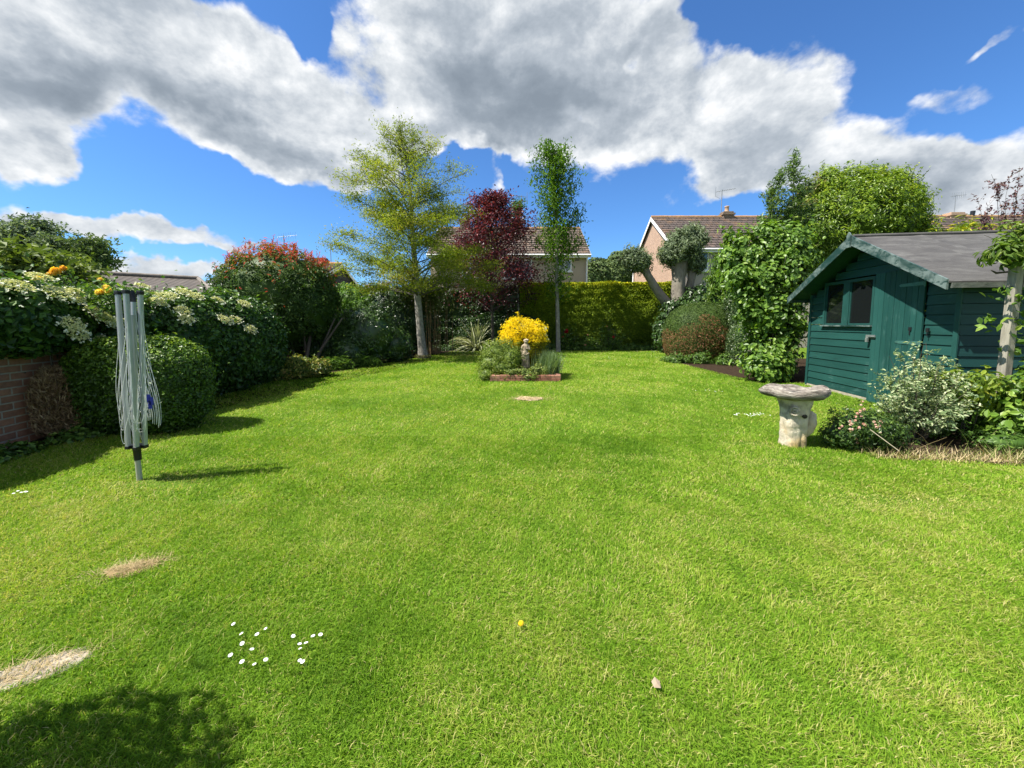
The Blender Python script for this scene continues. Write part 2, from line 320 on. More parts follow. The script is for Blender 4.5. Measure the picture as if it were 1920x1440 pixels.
def shrub(name, label, cat, blobs, n, size, mat, aspect=.45, clump=0, crad=.12, jit=.55, depth=.1, lump=.07, lf=3.0, p=2.0, hexl=False, rfun=None,
          coremat=None, up=.25, out=.6, droop=0, group=None, base=None, stems=0, corek=.82, stemr=.012, zmin=.02, part='foliage', fold=.15, root=None):
    b0 = np.array(blobs[0]); bx = np.array(blobs)
    loc = base if base is not None else (bx[:, 0].mean(), bx[:, 1].mean(), 0)
    r = root or thing(name, loc, label, cat, group); m = MB()
    if clump:
        cp, cn = blob_points(blobs, clump, depth, lump, lf, p, zmin); cp = cp + cn * (crad * np.minimum(rng.exponential(.7, len(cp)), 1.4) * (rng.random(len(cp)) < .22))[:, None]; ix = rng.integers(0, len(cp), n); g = nz(rng.normal(size=(n, 3))) * (rng.random(n) ** .5)[:, None]
        sc = (crad * rng.uniform(.6, 1.4, len(cp)))[ix][:, None]; pt = cp[ix] + g * sc; N = nz(g + cn[ix] * .9 + rng.normal(size=(n, 3)) * jit * .6 + np.array([0, 0, up])); o = cn[ix] * out
        rv = rng.random(n) * .7 + (rng.random(len(cp)) * .3)[ix]
    else:
        pt, cn = blob_points(blobs, n, depth, lump, lf, p, zmin); pt = pt + cn * (size * rng.exponential(.8, len(pt)) * (rng.random(len(pt)) < .07))[:, None]; N = nz(cn + rng.normal(size=cn.shape) * jit + np.array([0, 0, up])); o = cn * out; rv = rng.random(len(pt))
    keep = pt[:, 2] > zmin; pt, N, o, rv = pt[keep], N[keep], o[keep], rv[keep]
    if rfun is not None: rv = np.clip(rfun(pt, rv), 0, 1)
    m.leaves(pt, N, size, aspect, o, droop, 0, rv, hexl, fold)
    if corek: core(m, blobs, corek, 1, p, lump, lf, 0)
    m.build(part, [mat, coremat or mat], r)
    if stems:
        s = MB()
        for i in range(stems):
            b = blobs[rng.integers(len(blobs))]; a = rng.uniform(0, 2 * pi); q = np.array(b[:3]) + np.array([cos(a) * b[3], sin(a) * b[4], rng.uniform(-.2, .5) * b[5]]) * .55
            st = np.array(loc, float) + np.array([cos(a), sin(a), 0]) * .05; mid = (st + q) / 2 + rng.normal(size=3) * .05
            tt = np.linspace(0, 1, 7)[:, None]; pts = st * (1 - tt) ** 2 + 2 * mid * tt * (1 - tt) + q * tt ** 2
            s.tube(pts, np.linspace(stemr, stemr * .4, 7), 6, 0)
        s.build('stem', TWIG, r)
    return r
def curve(p0, d, L, bend, n=7, jit=.05):
    "polyline from p0, starting direction d, length L, bend added to the direction along the way"
    p = [np.array(p0, float)]; d = nz(np.array(d, float))
    for i in range(n - 1):
        p.append(p[-1] + d * L / (n - 1)); d = nz(d + np.array(bend) / (n - 1) + rng.normal(size=3) * jit)
    return np.array(p)
def shoots(r, blobs, n, L, size, mat, aspect, k=9, up=.8, zmin=.6, droop=.2, hexl=False):
    pt, N = blob_points(blobs, n * 6, .02, .08); q = (pt[:, 2] > zmin) & (N[:, 2] > -.2); pt, N = pt[q][:n], N[q][:n]; m = MB()
    for p_, n_ in zip(pt, N):
        c = curve(p_ - n_ * .1, n_ + np.array([0, 0, up]), L * rng.uniform(.5, 1.2) + .1, (0, 0, .1), 7, .08); m.tube(c, np.linspace(.007, .002, 7), 4, 1, cap=False); s = np.array([plc(c, t) for t in np.linspace(.25, .999, k)]); m.leaves(s + rng.normal(size=s.shape) * size * .25, rng.normal(size=s.shape) * .7 + (0, 0, .6), size, aspect, rng.normal(size=s.shape) + n_ * .5, droop, 0, None, hexl)
    o = m.build('young_shoots', [mat, TWIG], r); o['kind'] = 'stuff'
def plc(pts, t):
    x = t * (len(pts) - 1); i = min(int(x), len(pts) - 2); return pts[i] + (pts[i + 1] - pts[i]) * (x - i)

def house_window(root, x0, x1, z0, z1, y, frame=.07, mullions=1, glass=None, sill=True):
    "window in a wall whose outside face looks along -y at y"
    f = MB(); f.box((x0, y - .03, z0), (x1, y + .05, z0 + frame)); f.box((x0, y - .03, z1 - frame), (x1, y + .05, z1))
    f.box((x0, y - .028, z0 + frame), (x0 + frame, y + .05, z1 - frame)); f.box((x1 - frame, y - .028, z0 + frame), (x1, y + .05, z1 - frame))
    for i in range(mullions):
        xm = x0 + (x1 - x0) * (i + 1) / (mullions + 1); f.box((xm - frame / 2, y - .026, z0 + frame), (xm + frame / 2, y + .04, z1 - frame))
    w = f.build('window', WHITE, root); g = MB(); g.box((x0 + frame * .5, y - .005, z0 + frame * .5), (x1 - frame * .5, y + .03, z1 - frame * .5))
    gp = g.build('pane', glass or GLASS, root); gp.parent = w
    if sill:
        s = MB(); s.box((x0 - .06, y - .12, z0 - .07), (x1 + .06, y - .002, z0 - .003)); sp = s.build('sill', WHITE, root); sp.parent = w
GLASS = glass_mat('window_glass', (.10, .14, .17)); DGLASS = glass_mat('dark_glass', (.008, .010, .010), .08, .5)
# ================================================================== ground, beds, lawn
def lawn_noise(x, y):
    p = np.stack([x, y, 0 * x], -1)
    return wob(p, .40, 1) * .40 + wob(p, 1.3, 3) * .40 + wob(p, 4.0, 5) * .30
def wallx(y): return -5.06 - .18 * (y - 3.71)
STONE_AND_PATCH = [(252, 1066, .135, .055, .47), (55, 1262, .17, .065, .50)]
PATCHES = [(G(992, 748)[:2], .30, .17), (G(600, 742)[:2], .22, .08), (G(310, 905)[:2], .32, .13), (G(1395, 832)[:2], .22, .08), (G(430, 940)[:2], .14, .05)] + [(G(u, v)[:2], a, b) for u, v, a, b in ((1050, 890, .5, .10), (720, 945, .34, .10), (860, 868, .30, .09), (1330, 985, .36, .10), (1700, 945, .6, .13), (640, 1020, .22, .07), (430, 868, .3, .1), (1480, 870, .35, .10), (1180, 860, .3, .08), (800, 780, .6, .15), (1150, 1180, .10, .05), (1500, 1130, .2, .06), (850, 1320, .07, .03), (1650, 1290, .14, .05), (380, 1180, .08, .03))]
def ground():
    m, T, p, o = base_mat('lawn_turf'); g = T.new('ShaderNodeNewGeometry').outputs['Position']
    n1 = T.noise(g, .9, 5, .6); n2 = T.noise(g, 7, 6, .7); n3 = T.noise(g, 60, 3, .6)
    c = T.ramp(T.math('ADD', T.math('MULTIPLY', n1, .55), T.math('MULTIPLY', n2, .45)), [(.3, (.055, .11, .010)), (.5, (.10, .18, .014)), (.66, (.17, .215, .032)), (.8, (.25, .23, .08))])
    c = T.mix(.7, c, T.ramp(n3, [(.3, (.4, .4, .4)), (.7, (1.2, 1.2, 1.2))]), 'MULTIPLY')
    T.set(p.inputs['Base Color'], c); p.inputs['Roughness'].default_value = .9; p.inputs['Specular IOR Level'].default_value = .1
    bump(T, p, T.math('ADD', n3, n2), .8, .03)
    b = MB(); xs = np.array([-600, -60, -12, -6, 0, 6, 12, 60, 600]); ys = np.array([-60, -6, 0, 6, 12, 20, 60, 900])
    V = [(x, y, 0) for y in ys for x in xs]; nx = len(xs)
    b.add(V, [(j * nx + i, j * nx + i + 1, (j + 1) * nx + i + 1, (j + 1) * nx + i) for j in range(len(ys) - 1) for i in range(nx - 1)])
    tag(b.build('ground', m), kind='structure')
    def sheet(name, pts, z=.006, mat=SOIL, jit=.03):
        P2 = []
        for a, c in zip(pts, pts[1:] + pts[:1]):
            k = max(2, int(np.hypot(c[0] - a[0], c[1] - a[1]) / .12))
            for i in range(k):
                t = i / k; P2.append((a[0] + (c[0] - a[0]) * t + random.uniform(-jit, jit), a[1] + (c[1] - a[1]) * t + random.uniform(-jit, jit), z))
        cx, cy = np.mean([q[0] for q in P2]), np.mean([q[1] for q in P2]); V = [(cx, cy, z)] + P2; k = len(P2)
        b = MB(); b.add(V, [(0, 1 + i, 1 + (i + 1) % k) for i in range(k)]); return tag(b.build(name, mat), kind='structure')
    sheet('flower_bed', [(3.3, 3.72), (3.7, 3.42), (4.4, 3.3), (5.6, 3.2), (6.4, 3.4), (6.4, 4.5), (5.2, 4.5), (4.4, 4.3), (3.6, 4.0)])
    sheet('flower_bed', [(-5.0, 2.6), (-4.75, 3.9), (-4.9, 6.0), (-5.2, 8.0), (-4.2, 9.4), (-4.0, 11.2), (-4.2, 13.6), (-2.2, 18.0), (8.5, 18.2), (8.5, 20), (-9, 20), (-6, 9), (-5.3, 3)], z=.005)
    sheet('flower_bed', [(5.1, 8.1), (5.2, 11.6), (5.1, 13.0), (6.0, 13.6), (12, 13.8), (12, 8.0)], z=.007)
    straw = plain('straw', (.36, .29, .19), .95, var=.7, scale=20, bmp=1.0, spec=.1)
    for (c, rx, ry) in PATCHES[:1]:
        sheet('bare_patch', [(c[0] + rx * .8 * cos(t), c[1] + ry * sin(t)) for t in np.linspace(0, 2 * pi, 13)[:-1]], .009, straw, .03)
ground()

def in_lawn(x, y):
    left = wallx(y) + .28; left = np.where((y > 8.3) & (y < 11.5), np.maximum(left, -5.0 + (y - 8.3) * .28), left); left = np.where(y >= 11.5, -4.1 + (y - 11.5) * .25, left)
    ok = (x > left) & (y < 18.0 + .25 * wob(np.stack([x, y * 0, 0 * x], -1), 1.2))
    ok &= ~((x > 5.68 + .145 * (y - 4.8)) & (y > 4.85) & (y < 8.2)); ok &= ~((x > 5.25) & (y >= 8.0) & (y < 12.9)); ok &= ~((x > 6.0) & (y >= 12.8) & (y < 14))
    bx = (x > 3.45) & (y > 3.42 - .1 * (x - 3.6) + .05 * wob(np.stack([x, y, 0 * x], -1), 5)) & (y < 4.2 + .1 * (x - 3.5)); ok &= ~bx; ok &= ~((x > 5.2) & (y > 3.3) & (y < 4.9))
    ok &= ~((x > -.47) & (x < 1.04) & (y > 8.3) & (y < 9.9))
    return ok
def grass():
    mat = leaf_mat('grass_blades', [(0, (.040, .105, .004)), (.3, (.105, .215, .012)), (.55, (.190, .325, .022)), (.74, (.28, .385, .040)), (.86, (.38, .38, .10)), (1, (.54, .47, .22))], .6, .42, .15, .24, .8)
    m = MB()
    def band(y0, y1, dens, ln, wd, two):
        xm = 1.42 * y1 + 1.0; n = int((y1 - y0) * 2 * xm * dens); x = rng.uniform(-xm, min(xm, 9.5), n); y = rng.uniform(y0, y1, n)
        k = in_lawn(x, y) & (np.abs(x) < 1.42 * y + 1.1)
        sl = np.zeros(len(x)); 
        for (u, v, rx, ry, ang) in STONE_AND_PATCH:
            c = G(u, v); dx, dy = x - c[0], y - c[1]; a = ang; e = np.hypot((dx * cos(a) + dy * sin(a)) / rx, (-dx * sin(a) + dy * cos(a)) / ry); k &= (e > .62 + .5 * rng.random(len(x)) ** .7) | (rng.random(len(x)) < .06)
        thin = np.zeros(len(x))
        for i, (c, rx, ry) in enumerate(PATCHES):
            e = np.hypot((x - c[0]) / rx, (y - c[1]) / ry) + .25 * wob(np.stack([x, y, 0 * x], -1), 8); thin = np.maximum(thin, np.clip(1.5 - e, 0, 1) * (1.0 if i == 0 else .75 if i < 5 else .42))
        k &= rng.random(len(x)) > thin * .85
        x, y, thin = x[k], y[k], thin[k]; n = len(x); nz_ = lawn_noise(x, y)
        fine = wob(np.stack([x, y, 0 * x], -1), 14, 2)
        L = ln * (1 + .28 * nz_ * -1 + .25 * fine + rng.uniform(-.35, .45, n)); L = np.maximum(L, .012) * (1 - .5 * thin)
        a = rng.uniform(0, 2 * pi, n) ; bias = wob(np.stack([x, y, 0 * x], -1), 2.2, 4) * pi; a = np.where(rng.random(n) < .3, bias + rng.normal(size=n) * .5, a)
        lean = rng.uniform(.25, 1.15, n); d = np.stack([np.cos(a) * np.sin(lean), np.sin(a) * np.sin(lean), np.cos(lean)], 1); d2 = nz(d + np.stack([np.cos(a) * .6, np.sin(a) * .6, -.45 + 0 * a], 1))
        fa = rng.uniform(0, 2 * pi, n); sd = np.stack([np.cos(fa), np.sin(fa), 0 * fa], 1) * (wd * rng.uniform(.6, 1.3, n))[:, None] / 2
        b = np.stack([x, y, 0 * x + .003], 1); Lc = L[:, None]
        dry = np.clip(.10 + .17 * nz_ + .09 * fine + thin * .6, .015, .95)
        r = np.clip(.46 + .28 * nz_ + .1 * fine + rng.normal(size=n) * .13, .05, .8); r = np.where(rng.random(n) < dry, rng.uniform(.78, 1.0, n), r)
        mid = b + d * Lc * .55
        if two:
            V = np.stack([b - sd, b + sd, mid + sd * .8, mid - sd * .8, mid + d2 * Lc * .5], 1).reshape(-1, 3); i = np.arange(n)[:, None] * 5
            m.add(V, i + np.array([[0, 1, 2, 3]]), 0, np.repeat(r, 5)); s0 = m.n - len(V)
            f = i + np.array([[3, 2, 4]]) + s0; m.L.append(f.ravel()); m.C.append(np.full(n, 3)); m.M.append(np.zeros(n, int)); m.SM.append(np.zeros(n, bool))
        else:
            V = np.stack([b - sd, b + sd, mid + d2 * Lc * .4], 1).reshape(-1, 3); m.add(V, np.arange(n)[:, None] * 3 + np.array([[0, 1, 2]]), 0, np.repeat(r, 3))
    band(.55, 1.6, 42000, .026, .0027, True); band(1.6, 2.6, 25000, .028, .0034, True); band(2.6, 4.2, 12000, .030, .0050, True)
    band(4.2, 7.0, 3600, .038, .009, False); band(7, 11, 1700, .042, .014, False); band(11, 18.3, 800, .048, .022, False)
    o = m.build('grass', mat); tag(o, 'short mown green lawn grass with dry yellow patches', 'grass', kind='stuff')
grass()

def small_lawn_things():
    # stepping stone, and a worn patch of dry thatch built the same way
    st = plain('worn_stone', (.25, .22, .18), .95, var=.75, scale=13, bmp=1.0, spec=.1); dry = plain('dry_thatch', (.27, .19, .10), .95, var=.7, scale=36, bmp=1.0, spec=.1)
    for k, (u, v, rx, ry, ang) in enumerate(STONE_AND_PATCH):
        c = G(u, v); m = MB(); n = 22; V = []; Vt = []
        for i in range(n):
            t = 2 * pi * i / n; q = 1 + .24 * wob(np.array([[cos(t) + k * 3, sin(t), 0]]), 2)[0]; X = rx * .98 * q * np.sign(cos(t)) * abs(cos(t)) ** .7; Y = ry * q * np.sign(sin(t)) * abs(sin(t)) ** .7
            V.append((c[0] + X * cos(ang) - Y * sin(ang), c[1] + X * sin(ang) + Y * cos(ang), 0)); 
        V = np.array(V); top = c + (V - c) * .96; top[:, 2] = .007
        m.add(np.vstack([V, top, [[c[0], c[1], .009]]]), [(i, (i + 1) % n, n + (i + 1) % n, n + i) for i in range(n)] + [(n + i, n + (i + 1) % n, 2 * n) for i in range(n)])
        o = m.build('stepping_stone', st if k else dry)
        tag(o, ['worn tan stepping stone sunk in the lawn below the clothes airer, covered with dry grass', 'pale grey stepping stone at the left edge of the lawn, nearest the camera'][k], 'stepping stone', 'stepping stones in the lawn')
    petal = plain('daisy_petal', (.82, .82, .80), .6, var=.04); eye = plain('daisy_eye', (.75, .50, .03), .7); stem = plain('flower_stem', (.08, .17, .02), .7); yel = plain('dandelion_yellow', (.85, .58, .01), .6)
    px = [(441, 1161), (457, 1180), (484, 1181), (500, 1169), (455, 1194), (467, 1213), (434, 1219), (456, 1230), (477, 1237), (494, 1230), (545, 1184), (558, 1203), (564, 1207), (573, 1201), (559, 1231), (572, 1231), (587, 1187), (598, 1183)]
    proto = None
    words = ['daisy in the open lawn, at the upper left tip of the cluster'] 
    for i, (u, v) in enumerate(px):
        loc = G(u, v, .045)
        if proto is None:
            r = thing('daisy', (loc[0], loc[1], 0), '', 'daisy', 'daisies clustered in the lawn'); 
            a = MB(); a.tube([(loc[0], loc[1] + .004, 0), (loc[0], loc[1] + .002, .02), (loc[0], loc[1], .044)], .0009, 5); a.build('stem', stem, r)
            b = MB(); n = 15
            for k in range(n):
                t = 2 * pi * k / n; d = np.array([cos(t), sin(t), 0]); s = np.array([-sin(t), cos(t), 0]); c = np.array([loc[0], loc[1], .045])
                b.add([c + d * .0025, c + d * .008 + s * .0021 + (0, 0, .0015), c + d * .0125 + (0, 0, .0022), c + d * .008 - s * .0021 + (0, 0, .0015)], [(0, 3, 2, 1)])
            b.build('petals', petal, r); e = MB(); e.lathe([(.0001, .0478), (.002, .0474), (.0034, .0462), (.0036, .0445), (.0001, .0440)][::-1], (loc[0], loc[1], 0), 10); e.build('flower_centre', eye, r)
            proto = r; o = r; r.location.z = 0
        else:
            o = proto.copy(); COL.objects.link(o); o.location = (loc[0], loc[1], 0)
            for ch in list(proto.children): c = ch.copy(); COL.objects.link(c); c.parent = o
        o.rotation_euler = (random.uniform(-.35, -.05), random.uniform(-.3, .3), random.uniform(0, 6)); s = random.uniform(.5, .72); o.scale = (s, s, s)
        half = sorted(q[0] for q in px if (q[0] > 520) == (u > 520)); k = half.index(u)
        nth = ['leftmost', 'second from the left', 'third from the left', 'fourth from the left', 'fifth from the left', 'fifth from the right', 'fourth from the right', 'third from the right', 'second from the right', 'rightmost']
        nth = nth if u <= 520 else nth[:4] + nth[6:]
        o['label'] = 'white daisy, %s in the %s half of the near cluster' % (nth[k], 'right-hand' if u > 520 else 'left-hand'); o['group'] = 'daisies clustered in the near lawn'
    loc = G(977, 1168, .04); r = thing('dandelion', (loc[0], loc[1], 0), 'single yellow dandelion flower in the middle of the near lawn', 'dandelion')
    a = MB(); a.tube([(loc[0] + .004, loc[1] + .006, 0), (loc[0], loc[1], .04)], .0013, 5); a.build('stem', stem, r)
    b = MB(); n = 150; d = sphere_dirs(n); d[:, 2] = np.abs(d[:, 2]) * .6; d = nz(d); b.leaves(np.array([loc[0], loc[1], .04]) + d * .008, nz(d + (0, 0, .8)), .012, .25, d * 3); b.build('flower_head', yel, r)
    loc = G(1231, 1288, .022); m = MB(); c = np.array([loc[0], loc[1], .03])
    m.add([c + (-.012, -.01, 0), c + (-.016, .006, .006), c + (0, .02, .010), c + (.014, .008, .004), c + (.01, -.012, 0), c + (0, 0, .008)], [(0, 5, 1), (1, 5, 2), (2, 5, 3), (3, 5, 4), (4, 5, 0)])
    tag(m.build('fallen_leaf', plain('dead_leaf', (.26, .20, .14), .8)), 'small pale fallen leaf lying on the near lawn', 'leaf')
    # tiny daisies far off by the clipped bush
    m = MB()
    for (u, v, n, su) in ((1232, 661, 26, 14), (1145, 674, 14, 10), (1405, 785, 26, 16), (1220, 672, 8, 16), (1335, 738, 6, 20), (40, 935, 5, 25), (1040, 812, 0, 1)):
        for i in range(n):
            c = G(u + rng.normal() * su, v + rng.normal() * 1.8) + (0, 0, .052); q = .009
            m.add([c + (q * cos(t), q * sin(t), .004) for t in np.linspace(0, 2 * pi, 7)[:-1]] + [c + (0, 0, .007)], [(j, (j + 1) % 6, 6) for j in range(6)])
    tag(m.build('far_daisies', petal), 'faint scattered patches of tiny white daisies on the far lawn', 'daisies', kind='stuff')
small_lawn_things()
def thatch():
    m = MB()
    for (cx, cy, rx, ry, ang, n, w) in [(*G(u, v)[:2], rx, ry, a, 420 if v > 1200 else 800, .0020) for (u, v, rx, ry, a) in STONE_AND_PATCH] + [(*c, rx, ry, 0, 500, .005) for (c, rx, ry) in PATCHES[:1]]:
        q = rng.normal(size=(n, 2)) * .55; X = q[:, 0] * rx; Y = q[:, 1] * ry; x = cx + X * cos(ang) - Y * sin(ang); y = cy + X * sin(ang) + Y * cos(ang)
        a = rng.uniform(0, 2 * pi, n); le = rng.uniform(1.0, 1.55, n); L = rng.uniform(.02, .055, n)[:, None] * (1 + w * 100); d = np.stack([np.cos(a) * np.sin(le), np.sin(a) * np.sin(le), np.cos(le)], 1); b = np.stack([x, y, 0 * x + .011], 1); s = np.stack([-np.sin(a), np.cos(a), 0 * a], 1) * w / 2
        V = np.stack([b - s, b + s, b + d * L], 1).reshape(-1, 3); m.add(V, np.arange(n)[:, None] * 3 + np.array([[0, 1, 2]]), 0, np.repeat(rng.random(n), 3))
    tag(m.build('dry_thatch', leaf_mat('thatch_blade', [(0, (.10, .13, .03)), (.3, (.30, .22, .10)), (1, (.58, .46, .26))], .7, .2)), 'dry straw lying over the bare spots and stones in the lawn', 'straw', kind='stuff')
thatch()

shrub('tub_shrub', 'rounded evergreen shrub beside the patio, just outside the left edge of the photo', 'shrub', [(-1.92, .74, .85, .38, .30, .84)], 2600, .06, leaf_mat('patio_leaf', GREENS), .5, corek=0, depth=.3, stems=6)  # added out of view so its shadow falls on the near left lawn
# ================================================================== left side
BRICK = brick_mat('red_brick', (.40, .19, .105), (.29, .135, .075), (.40, .34, .25))
def left_wall():
    r = thing('brick_wall', (wallx(1.0), 1.0, 0), 'long red brick garden wall along the left edge of the lawn', 'wall')
    m = MB(); y0, y1 = 1.0, 12.8; a0, a1 = wallx(y0), wallx(y1)
    m.hexa([(a0 - .22, y0, -.1), (a0, y0, -.1), (a1, y1, -.1), (a1 - .22, y1, -.1)], [(a0 - .22, y0, 1.45), (a0, y0, 1.45), (a1, y1, 1.45), (a1 - .22, y1, 1.45)]); m.build('wall', BRICK, r, uv=True)
    c = MB(); c.hexa([(a0 - .25, y0, 1.452), (a0 + .03, y0, 1.452), (a1 + .03, y1, 1.452), (a1 - .25, y1, 1.452)], [(a0 - .25, y0, 1.52), (a0 + .03, y0, 1.52), (a1 + .03, y1, 1.52), (a1 - .25, y1, 1.52)]); c.build('coping', BRICK, r, uv=True)
left_wall()

def climber():
    X = lambda y, o=.2: wallx(y) + o
    bl = [(X(2.9, -.05), 2.9, 1.32, .34, .7, .32), (X(4.0, .08), 4.0, 1.30, .34, .8, .40), (X(5.1, .05), 5.1, 1.22, .40, .8, .50), (X(6.1, .3), 6.1, 1.02, .55, .75, .78), (X(7.1, .35), 7.1, .86, .62, .75, .95), (X(7.9, .42), 7.95, .80, .60, .62, .92), (X(5.6, -.35), 5.8, 1.5, .4, 1.2, .3), (X(3.6, -.35), 3.6, 1.45, .35, 1.0, .33)]
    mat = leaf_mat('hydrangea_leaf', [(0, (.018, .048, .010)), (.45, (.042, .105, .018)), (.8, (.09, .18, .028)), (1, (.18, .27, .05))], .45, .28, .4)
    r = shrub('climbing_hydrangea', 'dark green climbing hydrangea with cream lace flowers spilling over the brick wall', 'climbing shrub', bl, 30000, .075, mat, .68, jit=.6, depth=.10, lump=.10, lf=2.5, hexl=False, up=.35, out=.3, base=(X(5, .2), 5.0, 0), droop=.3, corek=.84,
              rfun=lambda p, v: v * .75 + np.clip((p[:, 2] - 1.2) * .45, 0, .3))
    shoots(r, bl, 70, .14, .065, mat, .66, 6, .9, 1.1, .3, True)
    fm = leaf_mat('lace_flower', [(0, (.46, .47, .18)), (.5, (.68, .66, .34)), (1, (.80, .79, .62))], .7, .25, .2)
    pts, N = blob_points(bl, 4000, .03, .10, 2.5, 2.0, .9); uv = []
    spots = [(30, 552), (75, 538), (126, 553), (180, 592), (182, 605), (135, 575), (203, 605), (165, 586), (285, 556), (300, 570), (318, 566), (298, 577), (125, 618), (140, 622), (208, 612), (100, 562), (268, 550), (345, 587), (370, 565), (335, 552), (440, 600), (470, 622), (400, 578), (455, 580), (325, 575), (185, 640), (350, 600), (415, 600)]
    d = pts[:, 1] * cos(PITCH) - (pts[:, 2] - EYE) * sin(PITCH); pu = 960 + F * pts[:, 0] / d; pv = 670 - F * (pts[:, 1] * sin(PITCH) + (pts[:, 2] - EYE) * cos(PITCH)) / d
    front = (N[:, 1] < .45)
    for (u, v) in spots:
        e = np.hypot(pu - u, pv - v); e = np.where(front & (e < 9), d, 50 + e); j = int(np.argmin(e)); c = pts[j] + N[j] * .09 + (0, 0, .03); m = MB(); n = 230
        ax = nz(N[j] + np.array([.25, -.2, 1.0])); a = nz(np.cross(ax, (0.3, 1, 0))); b = np.cross(ax, a); rad = rng.uniform(.065, .11); rr = rad * np.sqrt(rng.random(n)); th = rng.uniform(0, 2 * pi, n)
        q = c + a * (rr * np.cos(th))[:, None] + b * (rr * np.sin(th))[:, None] + ax * (.025 * (1 - (rr / rad) ** 2))[:, None]; edge = rr > rad * .8
        q2 = c + rad * 1.12 * (a * np.cos(np.linspace(0, 2 * pi, 9)[:8])[:, None] + b * np.sin(np.linspace(0, 2 * pi, 9)[:8])[:, None])
        m.leaves(q, np.tile(ax, (n, 1)) + rng.normal(size=(n, 3)) * .5, .020, .9, rnd=rng.uniform(0, .6, n)); 
        q3 = np.repeat(q2, 4, 0) + rng.normal(size=(32, 3)) * .010; m.leaves(q3, np.tile(ax, (32, 1)) + rng.normal(size=(32, 3)) * .3, .024, .9, rnd=np.full(32, 1.0)); m.build('flower_head', fm, r)
climber()

def yellow_roses():
    c0 = P(110, 540, 4.3); r = thing('climbing_rose', (c0[0], 4.3, 0), 'climbing rose with yellow and orange blooms on long stems above the wall', 'rose')
    lm = leaf_mat('rose_leaf', GREENS, .4, .3, .4); st = MB(); lv = MB(); fm = leaf_mat('yellow_rose_petal', [(0, (.80, .36, .03)), (.5, (.85, .58, .06)), (1, (.88, .78, .35))], .6, .35, .2)
    heads = [(104, 508, .075), (118, 503, .05), (67, 522, .06), (78, 523, .055), (92, 514, .04), (70, 530, .045), (187, 548, .06), (200, 540, .06), (187, 524, .04), (203, 545, .05)]
    for i, (u, v, s) in enumerate(heads):
        h = P(u, v, 4.3 + .1 * (i % 3)); b = np.array([h[0] + .1, h[1] + .1, 1.35]); pts = np.array([b, (b + h) / 2 + (.04, 0, .03), h]); st.tube(pts, .004, 5)
        k = 40; t = rng.random(k); q = b + (h - b) * t[:, None] * .95 + rng.normal(size=(k, 3)) * .05; lv.leaves(q, rng.normal(size=(k, 3)) + (0, -.3, .7), .05, .55)
        m = MB(); n = 46; d = sphere_dirs(n); m.leaves(h + d * s * .42, d + rng.normal(size=(n, 3)) * .25, s * .8, .95, rnd=np.clip(rng.normal(size=n) * .2 + (.15 if i in (0, 1, 4) else .6), 0, 1)); m.build('rose_flower', fm, r)
    for bb in ((92, 545), (180, 560), (215, 560)):
        c = P(*bb, 4.4); k = 260; d = rng.normal(size=(k, 3)) * (.16, .12, .09); lv.leaves(c + d, rng.normal(size=(k, 3)) + (0, -.2, .8), .055, .55)
    st.build('stem', TWIG, r); lv.build('foliage', lm, r)
yellow_roses()

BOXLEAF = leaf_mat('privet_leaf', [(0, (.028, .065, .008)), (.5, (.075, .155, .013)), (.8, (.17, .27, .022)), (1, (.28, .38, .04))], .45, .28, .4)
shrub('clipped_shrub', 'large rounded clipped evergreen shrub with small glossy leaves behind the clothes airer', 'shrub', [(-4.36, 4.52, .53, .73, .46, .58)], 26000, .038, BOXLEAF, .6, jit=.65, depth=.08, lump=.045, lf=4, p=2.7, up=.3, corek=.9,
      rfun=lambda p, v: v * .7 + np.clip((p[:, 2] - .75) * 1.0, -.1, .45))  # upper leaves paler: sunlit top put into the leaf colour
def dead_conifer():
    r = thing('brown_conifer', (-4.95, 4.2, 0), 'small dead brown conifer against the brick wall at the far left', 'conifer')
    mt = leaf_mat('dead_needles', [(0, (.13, .08, .045)), (.5, (.28, .18, .095)), (1, (.46, .34, .20))], .9, .15, .1); m = MB(); n = 9000
    t = rng.random(n) ** .8; z = .06 + t * .72; rad = .20 * np.sqrt(np.clip(1 - ((z - .30) / .50) ** 2, .004, 1)); a = rng.uniform(0, 2 * pi, n); q = np.sqrt(rng.random(n)) * rad
    p = np.stack([-4.90 + q * np.cos(a) - .10 * z, 4.15 + q * np.sin(a) * 1.2, z], 1); o = np.stack([np.cos(a) * .8, np.sin(a) * .8, 1.4 + 0 * a], 1); m.leaves(p, rng.normal(size=(n, 3)), .075, .07, o * 1.2); m.build('foliage', mt, r)
    s = MB(); s.tube([(-4.90, 4.15, 0), (-4.94, 4.15, .5), (-4.99, 4.15, .9)], [.025, .018, .006], 7); s.build('trunk', BARKB, r)
dead_conifer()
shrub('ground_ivy', 'low dark leafy ground cover at the foot of the brick wall below the brown conifer', 'ground cover', [(-4.75, 3.35, .0, .22, .5, .14), (-4.72, 4.3, .0, .25, .5, .16), (-4.6, 5.2, 0, .3, .6, .14)], 2600, .05, leaf_mat('ivy_leaf', GREENS, .45, .25), .7, jit=.6, up=.6, corek=.6)
shrub('spotted_laurel', 'low shrub with yellow-green leaves by the wall below the red-tipped bush', 'shrub', [(-4.95, 8.75, .22, .42, .4, .30), (-5.25, 8.5, .18, .35, .35, .24), (-4.6, 9.0, .2, .35, .35, .22)], 5200, .075,
      leaf_mat('gold_green_leaf', [(0, (.03, .06, .01)), (.5, (.11, .17, .02)), (.8, (.30, .32, .05)), (1, (.42, .30, .10))], .45, .3), .42, jit=.6, up=.5, corek=.7)

